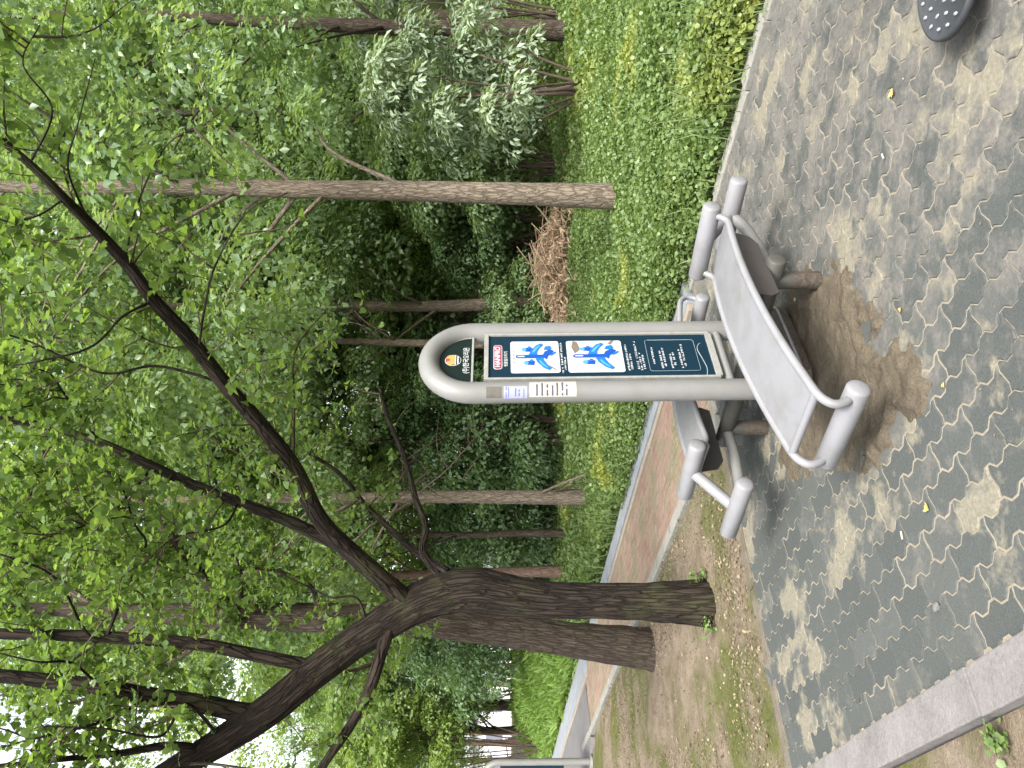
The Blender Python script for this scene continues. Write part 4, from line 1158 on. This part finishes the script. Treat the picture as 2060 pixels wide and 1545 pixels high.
# ---- shrubs
def shrub(label, px_, py_, Y, H, R, K_, n_each, size, tmpl, leaf, seed, z0=0.3, group=None, cr=(0.25, 0.45), name='shrub', zb_=None):
    rng = np.random.default_rng(200 + seed)
    d = BP(px_, py_, Y); n, m = NM(d[0], d[1]); z = float(terr(n, m)) if n > 4.25 else 0
    root = empty(name, (d[0], d[1], z)); tag(root, label, 'shrub', group)
    me, C = crown_mesh('foliage', 300 + seed, H, R, z0, K_, n_each, size, tmpl, cr)
    link('foliage', me, M[leaf], root)
    wd = Wood()
    for c in C[rng.permutation(len(C))[:10]]:
        p0 = np.array([rng.normal(0, 0.06), rng.normal(0, 0.06), -0.1])
        wd.limb([p0, (p0 + c) / 2 + np.array([0, 0, 0.2]) + rng.normal(0, 0.06, 3), c], [0.022, 0.014, 0.004], sides=6, step=0.15)
    V, F, b = join(wd.parts); link('stems', mesh_np('stems', V, F, smooth=True, bark=b), M['twig'], root)
    return root
SHRUBS = [
 ('silvery pale-leaved shrub at the right in front of the far trunk', 1080, 170, 10.0, 2.85, 0.95, 42, 170, 0.115, T_LANCE, 'leaf_silver', (0.2, 0.42), 0.75),
 ('silvery shrub reaching out of frame behind the larger silvery one', 1080, 40, 11.5, 3.3, 0.8, 26, 170, 0.110, T_LANCE, 'leaf_silver', (0.2, 0.42), 1.3),
 ('bright green shrub right of the furrowed trunk', 1080, 330, 13.0, 3.0, 1.1, 50, 300, 0.09, T_LEAF, 'leaf_mid', (0.3, 0.5), 0.9),
 ('light green bush above the heap of dead brush', 1060, 505, 15.0, 4.2, 1.0, 40, 300, 0.09, T_LEAF, 'leaf_lime', (0.3, 0.5), 2.2),
 ('deep green bush left of the furrowed trunk', 1080, 455, 14.0, 2.6, 1.0, 40, 300, 0.09, T_LEAF, 'leaf_deep', (0.3, 0.5), 1.1),
 ('leafy bush right of the sign at the foot of the brown trunk', 1090, 625, 13.5, 1.5, 0.9, 40, 260, 0.07, T_LEAF, 'leaf_mid', (0.25, 0.4), 0.3),
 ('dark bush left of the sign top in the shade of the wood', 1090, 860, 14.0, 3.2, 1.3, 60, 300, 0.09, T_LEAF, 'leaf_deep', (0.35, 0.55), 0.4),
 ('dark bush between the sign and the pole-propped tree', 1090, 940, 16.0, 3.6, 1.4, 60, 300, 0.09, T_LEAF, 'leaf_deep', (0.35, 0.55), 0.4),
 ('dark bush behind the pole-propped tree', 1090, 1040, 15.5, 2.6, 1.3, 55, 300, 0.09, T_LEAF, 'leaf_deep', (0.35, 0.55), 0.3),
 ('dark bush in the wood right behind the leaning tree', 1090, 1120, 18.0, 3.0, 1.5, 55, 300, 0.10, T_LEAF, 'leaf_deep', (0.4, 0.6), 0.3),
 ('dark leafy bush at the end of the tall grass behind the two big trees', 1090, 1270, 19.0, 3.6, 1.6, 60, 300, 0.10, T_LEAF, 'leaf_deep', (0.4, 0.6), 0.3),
 ('lime green bush beyond the road at the left edge', 1060, 1500, 22.0, 5.5, 1.7, 60, 300, 0.11, T_LEAF, 'leaf_lime', (0.4, 0.7), 2.6),
 ('green bush overhanging the far end of the tall grass', 1060, 1380, 24.0, 6.0, 2.2, 70, 320, 0.11, T_LEAF, 'leaf_mid', (0.45, 0.8), 1.9),
 ('low dark bush in the hollow right of the sign', 1090, 740, 18.0, 2.4, 1.4, 50, 300, 0.09, T_LEAF, 'leaf_deep', (0.35, 0.55), 0.3),
 ('low bush at the far right behind the ground cover', 1080, 250, 15.5, 2.2, 1.4, 50, 300, 0.09, T_LEAF, 'leaf_deep', (0.35, 0.55), 0.3),
]
for i, (lb, a, b_, Y, H, R, K_, ne, sz, tm, lf, cr, z0) in enumerate(SHRUBS):
    shrub(lb, a, b_, Y, H, R, K_, ne, sz, tm, lf, i, z0, 'shrubs at the edge of the wood', cr)

# ---- pale low building far off in the gap under the trees
def far_building():
    p = BP(1000, 1440, 62); root = empty('pale_building', (p[0], p[1], 0)); tag(root, 'pale low building far off in the bright gap beyond the tall grass', 'building')
    w2, h = 11.0, 3.4
    b = MB(); b.box((p[0] - w2, p[1], 0), (p[0] + w2, p[1] + 6, h)); b.build('wall', M['far_wall'], root)
    b = MB(); b.box((p[0] - w2 - 0.4, p[1] - 0.5, h + 0.002), (p[0] + w2 + 0.4, p[1] + 6.4, h + 0.3)); b.build('roof', M['concrete'], root)
    for k in range(8):
        x = p[0] - w2 + 1.6 + k * 2.6
        b = MB(); b.box((x - 0.7, p[1] - 0.06, 1.1), (x + 0.7, p[1] - 0.003, 2.4)); b.build('window', M['far_glass'], root)
far_building()

# ---- the far wood as one mass on the bank
def far_wood():
    rng = np.random.default_rng(9)
    C, R = [], []
    for _ in range(1300):
        n = rng.uniform(17, 38); m = rng.uniform(-14, 34)
        x, y, _z = W(n, m)
        if y < 8 or abs(x) > 0.62 * y + 2: continue
        z = float(terr(n, m)) + rng.uniform(0.0, 1.0) ** 1.7 * 11
        kk = 0.62 if x / y > 0.2 else 0.42 if x / y > -0.1 else 0.30 if x / y > -0.28 else 0.2
        if z > 1.5 + kk * y: continue
        C.append((x, y, z)); R.append(rng.uniform(0.8, 1.6))
    C, R = np.array(C), np.array(R)
    V, F, t = clump_leaves(rng, C, R, 240, 0.21, T_LEAF)
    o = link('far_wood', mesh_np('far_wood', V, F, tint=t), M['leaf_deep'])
    tag(o, 'dense far wood of mixed green foliage on the bank behind everything', 'wood', kind='stuff')
far_wood()

# ================================================================== GROUND COVER
def scatter_nm(rng, n, n0, n1, m0, m1, dens_fall=None):
    nn = rng.uniform(n0, n1, n); mm = rng.uniform(m0, m1, n)
    x = 0.8 * nn - 0.6 * mm; y = 0.6 * nn + 0.8 * mm
    ok = (y > 1.5) & (np.abs(x) < 0.5 * y + 1.2)
    return nn[ok], mm[ok], x[ok], y[ok]
def ground_cover():
    rng = np.random.default_rng(12)
    parts = []
    for n, n0, n1, m0, m1, size in ((360000, 4.18, 8.5, -3.5, 8, 0.038), (150000, 8.2, 14, -8, 12, 0.06), (70000, 4.36, 10, 8, 16, 0.065), (30000, 8, 16, 10, 26, 0.11)):
        nn, mm, x, y = scatter_nm(rng, n, n0, n1, m0, m1)
        edge = np.clip((nn - 4.16) / 0.35, 0, 1)
        hz = 0.05 + 0.17 * edge * (0.35 + vnoise(np.stack([nn * 1.6, mm * 1.6, nn * 0], -1), 8)) + 0.05 * vnoise(np.stack([nn * 7, mm * 7, nn * 0], -1), 3)
        keep = rng.random(len(nn)) < np.clip(edge + 0.25, 0, 1); nn, mm, x, y, hz = (q[keep] for q in (nn, mm, x, y, hz))
        k = len(nn)
        z = terr(nn, mm) + hz * np.where(rng.random(k) < 0.75, rng.uniform(0.75, 1.05, k), rng.uniform(0.1, 0.8, k))
        P = np.stack([x, y, z], -1)
        T = np.clip(rng.normal(0.45, 0.22, k), 0, 1)
        parts.append(leaves(P, rnd_dir(k, rng) * 0.75 + np.array([0, 0, 0.8]), rnd_dir(k, rng), size * rng.uniform(0.5, 1.2, k), T_ROUND, T))
    V = []; F = []; T = []; o = 0
    for v, f, t in parts: V.append(v); F.append(f + o); T.append(t); o += len(v)
    ob = link('ground_cover', mesh_np('ground_cover', np.vstack(V), np.vstack(F), tint=np.concatenate(T)), M['ground_leaf'])
    tag(ob, 'carpet of small round-leaved green weeds beyond the kerb', 'ground cover', kind='stuff')
ground_cover()
def grass(name, label, rng, regs, mat, cat='grass', hfun=None):
    V = []; F = []; T = []; o = 0
    for n, n0, n1, m0, m1, h0, h1, wid in regs:
        nn, mm, x, y = scatter_nm(rng, n, n0, n1, m0, m1); k = len(nn)
        if hfun is not None:
            w = hfun(nn, mm); ok = rng.random(k) < w; nn, mm, x, y = nn[ok], mm[ok], x[ok], y[ok]; k = len(nn)
        z = np.where(nn > 4.3, terr(nn, mm), 0.0) - 0.01
        d = rnd_dir(k, rng); Y = np.stack([d[:, 0] * 0.35, d[:, 1] * 0.35, np.ones(k)], -1)
        Nn = rnd_dir(k, rng); Nn[:, 2] *= 0.2
        v, f, t = leaves(np.stack([x, y, z], -1), Nn, Y, rng.uniform(h0, h1, k), T_BLADE, rng.random(k), wid)
        V.append(v); F.append(f + o); T.append(t); o += len(v)
    ob = link(name, mesh_np(name, np.vstack(V), np.vstack(F), tint=np.concatenate(T)), mat)
    return tag(ob, label, cat, kind='stuff')
grass('wild_grass', 'long thin grass blades standing up among the weeds', np.random.default_rng(13),
      [(26000, 4.25, 9, -3, 9, 0.10, 0.36, 0.45), (9000, 4.3, 10, 8, 18, 0.15, 0.4, 0.7), (900, 4.13, 4.3, -2, 4.3, 0.06, 0.22, 0.7)], M['grass'],
      hfun=lambda n, m: 0.25 + (vnoise(np.stack([n * 0.9, m * 0.9, n * 0], -1), 17) > 0.5) * 0.75)
# tall bright grass beyond the road
def tall_grass():
    rng = np.random.default_rng(14)
    nn = rng.uniform(4.38, 8.6, 60000); mm = rng.uniform(13.0, 27, 60000)
    x, y, _ = W(nn, mm); k = len(nn)
    ok = (x / y < -0.33); nn, mm, x, y = nn[ok], mm[ok], x[ok], y[ok]; k = len(nn)
    H = 0.95 * np.clip((nn - 4.3) / 1.3, 0.25, 1) * (0.45 + 0.55 * vnoise(np.stack([nn * 1.5, mm * 1.5, nn * 0], -1), 2) + 0.35 * vnoise(np.stack([nn * 4, mm * 4, nn * 0], -1), 6))
    z = terr(nn, mm) - 0.02 + H * rng.random(k) ** 0.6 * 0.75
    d = rnd_dir(k, rng); Y = np.stack([d[:, 0] * 0.95, d[:, 1] * 0.95, np.ones(k) * 0.7], -1)
    v, f, t = leaves(np.stack([x, y, z], -1), rnd_dir(k, rng) + np.array([0, 0, .3]), Y, rng.uniform(0.10, 0.30, k), T_NARROW, np.clip(rng.normal(.5, .3, k), 0, 1), 1.0)
    tag(link('tall_grass', mesh_np('tall_grass', v, f, tint=t), M['grass_sunlit']), 'bank of tall bright green grass beyond the road', 'grass', kind='stuff')
tall_grass()
# moss-like grass and weeds on the dirt
grass('dirt_grass', 'short sparse grass on the dirt between the trees and the yard', np.random.default_rng(15),
      [(60000, -3, 2.85, 4.4, 9.0, 0.010, 0.030, 1.6)], M['grass'],
      hfun=lambda n, m: (vnoise(np.stack([n * 1.1, m * 1.1, n * 0], -1), 31) > 0.56) * 0.8 + 0.02)

def litter():
    rng = np.random.default_rng(16)
    nn, mm, x, y = scatter_nm(rng, 90000, -3.5, 2.85, 4.33, 11.5)
    w = vnoise(np.stack([nn * 1.7, mm * 1.7, nn * 0], -1), 5); ok = rng.random(len(nn)) < np.clip((w - 0.35) * 2.2, 0.12, 1) * 0.6
    nn, mm, x, y = nn[ok], mm[ok], x[ok], y[ok]
    ga, gb, gx_, gy_ = scatter_nm(rng, 500, 0.8, 4.0, -0.5, 4.2); sel = rng.random(len(ga)) < 0.4
    x = np.concatenate([x, gx_[sel]]); y = np.concatenate([y, gy_[sel]]); k = len(x)
    big = np.concatenate([np.ones(len(nn)), np.full(sel.sum(), 0.45)])
    z = np.concatenate([rng.uniform(0.006, 0.03, len(nn)), np.full(sel.sum(), 0.004)])
    v, f, t = leaves(np.stack([x, y, z], -1), rnd_dir(k, rng) * 0.45 + np.array([0, 0, 1]), rnd_dir(k, rng), rng.uniform(0.008, 0.032, k) * big, T_LEAF, rng.random(k) ** 1.3)
    tag(link('leaf_litter', mesh_np('leaf_litter', v, f, tint=t), M['litter']), 'brown leaf litter and crumbs strewn over the dirt', 'leaf litter', kind='stuff')
litter()

# ================================================================== SMALLER THINGS
# heap of dead brush
def brush():
    rng = np.random.default_rng(18)
    c = BP(1085, 530, 12.2); n, m = NM(c[0], c[1]); z0 = float(terr(n, m))
    root = empty('brush_heap', (c[0], c[1], z0)); tag(root, 'heap of dry reddish brown dead brush behind the furrowed trunk', 'brush heap')
    parts = []
    for _ in range(420):
        a = rng.uniform(0, 6.28); p = np.array([rng.normal(0, 0.72), rng.normal(0, 0.45), rng.uniform(0.0, 0.62)]); p[2] *= max(0.25, 1.25 - abs(p[0]) * 0.7)
        d = unit(np.array([math.cos(a), math.sin(a) * 0.6, rng.normal(-0.05, 0.35)])); l = rng.uniform(0.35, 0.9)
        q = [p - d * l / 2, p + rng.normal(0, 0.05, 3), p + d * l / 2 - np.array([0, 0, rng.uniform(0, 0.15)])]
        parts.append(tube(np.array(q), [0.007, 0.006, 0.002], sides=4, n=5, cap=False))
    V, F, b = join(parts)
    t = np.concatenate([np.full(len(p[0]), rng.random()) for p in parts])
    o = link('dry_sticks', mesh_np('dry_sticks', V, F, tint=t), M['dry'], root); o['kind'] = 'stuff'
    k = 7000; P = np.stack([rng.normal(0, 0.65, k), rng.normal(0, 0.5, k), rng.uniform(0, 1, k)], -1); P[:, 2] *= np.clip(0.6 - np.abs(P[:, 0]) * 0.28, 0.08, 1)
    v, f, t = leaves(P, rnd_dir(k, rng), rnd_dir(k, rng), rng.uniform(0.05, 0.15, k), T_NARROW, rng.random(k))
    o = link('dry_leaves', mesh_np('dry_leaves', v, f, tint=t), M['dry'], root); o['kind'] = 'stuff'
brush()
# poles leaning on the tree left of the sign
tb = BP(1205, 1000, 10.7); nb, mb = NM(tb[0], tb[1])
for i, (p0, p1, lb) in enumerate((((1195, 940, 10.4), (1085, 992, 10.62), 'upper pale pole leaning against the straight brown trunk'), ((1200, 962, 10.45), (1115, 988, 10.6), 'lower dark pole leaning against the straight brown trunk'))):
    a, b = BP(*p0), BP(*p1); n, m = NM(a[0], a[1]); a[2] = float(terr(n, m))
    o = tube_obj('leaning_pole', [a, (a + b) / 2 + np.array([0.01, 0, -0.01]), b], [0.022, 0.02, 0.014], M['bark_pale' if i == 0 else 'bark_mid'], None, sides=10, step=0.1)
    tag(o, lb, 'pole', 'poles leaning on a tree')

# rubber foot plate of another machine, at the right edge
def foot_plate():
    c = Vector((1.235, 2.37, 0.0)); root = empty('foot_trainer', (c.x, c.y, 0)); tag(root, 'black studded rubber foot plate of a second exercise machine at the right edge', 'exercise machine')
    A, B_ = 0.165, 0.135; ang = math.radians(25); ca, sa = math.cos(ang), math.sin(ang)
    def E_(x, y, z): return (c.x + x * ca - y * sa, c.y + x * sa + y * ca, z)
    b = MB(); k = 40
    rings = [(0.92, 0.085), (1.0, 0.088), (1.01, 0.100), (1.0, 0.112), (0.955, 0.114), (0.93, 0.109), (0.01, 0.111)]
    vs_ = []
    for f, z in rings:
        for i in range(k):
            a = 2 * math.pi * i / k; vs_.append(E_(A * f * math.copysign(abs(math.cos(a)) ** 0.9, math.cos(a)), B_ * f * math.copysign(abs(math.sin(a)) ** 0.9, math.sin(a)), z))
    fs = [(r * k + i, r * k + (i + 1) % k, (r + 1) * k + (i + 1) % k, (r + 1) * k + i) for r in range(len(rings) - 1) for i in range(k)]
    fs.append(list(range(k))[::-1])
    b.add(vs_, fs, True); plate = b.build('foot_plate', M['rubber'], root)
    sb = bmesh.new(); bmesh.ops.create_uvsphere(sb, u_segments=8, v_segments=6, radius=1.0)
    for v in sb.verts: v.co = Vector((v.co.x * 0.0105, v.co.y * 0.0062, max(v.co.z, -0.2) * 0.004))
    sm = bpy.data.meshes.new('stud'); sb.to_mesh(sm); sb.free(); sm.materials.append(M['stud'])
    for rr_, cnt_ in ((0.80, 15), (0.55, 10), (0.27, 5), (0.0, 1)):
        for i in range(cnt_):
            a = 2 * math.pi * (i + rr_) / cnt_
            o = link('stud', sm, None, plate); p = E_(A * rr_ * math.cos(a), B_ * rr_ * math.sin(a), 0.1115); o.location = p; o.rotation_euler = (0, 0, ang + random.uniform(0.8, 1.4))
    tube_obj('arm', [(c.x + 0.02, c.y, 0.07), (c.x + 0.25, c.y + 0.03, 0.08), (c.x + 0.5, c.y + 0.08, 0.16)], 0.025, M['rubber'], root, sides=14)
    tube_obj('post', [(c.x + 0.5, c.y + 0.08, -0.02), (c.x + 0.5, c.y + 0.08, 1.2)], 0.055, M['paint_frame'], root, sides=20, step=0.1)
    b = MB(); b.prism(stadium(0.13, 0.10), lambda x, y, d: (c.x + 0.10 + x, c.y - 0.02 + y, d), 0.006, 0.075); b.build('base', M['rubber'], root, 0.01)
foot_plate()

# sign frame of a third machine at the left edge, far off
def far_sign():
    p = BP(1190, 1528, 12.1); c = Vector((p[0] - 0.27, 12.1, 0)); root = empty('sign_stand', (c.x, c.y, 0)); tag(root, 'grey arched pipe sign stand at the far left edge by the road', 'sign stand')
    w2 = 0.24
    pts = [(c.x + w2, c.y, 0.0)] + [(c.x + w2, c.y, z) for z in np.linspace(0.3, 1.46, 6)] + [(c.x + w2 * math.cos(a), c.y, 1.46 + w2 * math.sin(a)) for a in np.linspace(0, math.pi, 16)[1:-1]] + [(c.x - w2, c.y, z) for z in np.linspace(1.46, 0.3, 6)] + [(c.x - w2, c.y, 0.0)]
    tube_obj('sign_frame', pts, 0.054, M['paint_frame'], root, sides=20, resample=False)
    b = MB(); b.box((c.x - 0.18, c.y - 0.02, 0.45), (c.x + 0.18, c.y, 1.45)); b.build('sign_panel', M['navy'], root)
    for e in (-1, 1):
        b = MB(); b.prism(circ(c.x + e * w2, c.y, 0.095), lambda x, y, d: (x, y, d), 0.0, 0.03); b.build('base_flange', M['trim'], root)
far_sign()

# a low frame with wheels of dark tubing, far left beyond the road
def far_frame():
    p = BP(1050, 1505, 36); c = Vector((p[0], p[1], 0)); root = empty('exercise_frame', c); tag(root, 'small dark tubular exercise frame far off beneath the trees at left', 'exercise machine')
    def tb(nm, pts, r=0.03): tube_obj(nm, [tuple(c + Vector(q)) for q in pts], r, M['rubber'], root, sides=8, step=0.1)
    tb('upright', [(-0.5, 0, 0), (-0.5, 0, 1.5), (-0.4, 0, 1.75), (-0.15, 0, 1.8)]); tb('upright', [(0.5, 0, 0), (0.5, 0, 1.2)])
    tb('bar', [(-0.5, 0, 0.6), (0.5, 0, 0.6)]); tb('bar', [(-0.5, 0, 1.0), (0.5, 0, 1.1)])
    for e in (-0.7, 0.25):
        tb('wheel', [(e + 0.3 * math.cos(a), 0.05, 0.32 + 0.3 * math.sin(a)) for a in np.linspace(0, 6.283, 15)], 0.025)
far_frame()

# fallen leaves and bits on the paving
def ground_at(v, u):
    Y = FPX * CAM_H / (v - 1000); return ((772.5 - u) / FPX * Y, Y)
def fallen(v, u, size, label, seed):
    rng = random.Random(seed); x, y = ground_at(v, u); b = MB()
    pts = [(0, -0.5), (0.42, -0.1), (0.5, 0.3), (0.12, 0.22), (0.0, 0.42), (-0.14, 0.2), (-0.5, 0.32), (-0.4, -0.12)]
    a = rng.uniform(0, 6.28); ca, sa = math.cos(a), math.sin(a)
    vs_ = [(x + size * (px_ * ca - py_ * sa), y + size * (px_ * sa + py_ * ca), 0.005 + size * (0.10 + 0.55 * px_ * px_ * rng.uniform(0.4, 1.0))) for px_, py_ in pts]
    vs_.append((x, y, 0.006)); b.add(vs_, [(i, (i + 1) % 8, 8) for i in range(8)])
    o = b.build('fallen_leaf', M['yellow_leaf']); tag(o, label, 'leaf', 'fallen yellow leaves on the yard')
for i, (v, u, s, lb) in enumerate((
    (1722, 640, 0.028, 'pale yellow fallen leaf on worn soil in front of the bench, nearer the board'),
    (1822, 622, 0.022, 'pale yellow fallen leaf on pavers, just past the worn soil'),
    (1877, 1024, 0.038, 'yellow fallen leaf on dark pavers left of the worn soil'),
    (1806, 182, 0.040, 'yellow fallen leaf on dusty pavers near the rubber foot plate'),
    (1912, 775, 0.022, 'small yellow fallen leaf on pavers nearest the bench roller end'),
    (1748, 1478, 0.026, 'greenish yellow leaf lying beside the concrete kerb'))):
    fallen(v, u, s, lb, i)
def pebble(v, u, r, label, mat, name='pebble', cat='stone', flat_=0.6, h=0.0):
    x, y = ground_at(v, u); bm = bmesh.new(); bmesh.ops.create_icosphere(bm, subdivisions=2, radius=r)
    for w in bm.verts:
        f = 1 + 0.35 * (mnoise.noise(w.co * (9 / max(r, 0.01)) * 0.12 + Vector((v, u, 0))) ); w.co = Vector((w.co.x * f, w.co.y * f * 0.75, w.co.z * f * flat_))
    me = bpy.data.meshes.new(name); bm.to_mesh(me); bm.free()
    tag(link(name, me, mat, None, (x, y, r * flat_ * 0.8 + h)), label, cat)
pebble(1898, 1226, 0.018, 'grey stone lying on the dark pavers left of the bench', M['pebble'])
pebble(1608, 603, 0.016, 'small pale stone under the bench by the front leg', M['white_bit'])
pebble(1886, 1417, 0.008, 'tiny pale crumb on the kerb edge', M['white_bit'])
def butt(v, u, ln, label):
    x, y = ground_at(v, u); a = random.uniform(0, 3)
    o = tube_obj('cigarette_end', [(x - ln / 2 * math.cos(a), y - ln / 2 * math.sin(a), 0.009), (x + ln / 2 * math.cos(a), y + ln / 2 * math.sin(a), 0.009)], 0.004, M['white_bit'], None, sides=8, step=0.02)
    tag(o, label, 'litter')
butt(1827, 1080, 0.030, 'white cigarette end on dark pavers left of the bench')
butt(1788, 310, 0.026, 'white cigarette end on dusty pavers right of the bench')

# weeds by the near kerb and tree foot
def weed(x, y, z, h, n, seed, label):
    rng = np.random.default_rng(seed); root = empty('weed', (x, y, z)); tag(root, label, 'weed')
    k = n; P = np.stack([rng.normal(0, h * 0.35, k), rng.normal(0, h * 0.35, k), rng.uniform(0.1, 1, k) * h], -1)
    v, f, t = leaves(P, rnd_dir(k, rng) * 0.6 + np.array([0, 0, 0.8]), rnd_dir(k, rng), rng.uniform(0.012, 0.034, k), T_ROUND, rng.random(k))
    link('foliage', mesh_np('foliage', v, f, tint=t), M['ground_leaf'], root)
    parts = [tube(np.array([[0, 0, 0], p * np.array([.5, .5, .6]), p]), [0.003, 0.002, 0.001], sides=4, n=4, cap=False) for p in P[:12]]
    V, F, b = join(parts); link('stems', mesh_np('stems', V, F, bark=b), M['twig'], root)
x, y = ground_at(2030, 1490); weed(x - 0.02, y + 0.02, -0.02, 0.06, 90, 1, 'leafy green weed in the dirt by the near kerb corner')
x, y = ground_at(1425, 1168); weed(x, y, 0.0, 0.13, 90, 2, 'small green weed at the right of the leaning trunk foot')
x, y = ground_at(1440, 1262); weed(x, y, 0.0, 0.09, 70, 3, 'tiny green weed at the left of the leaning trunk foot')
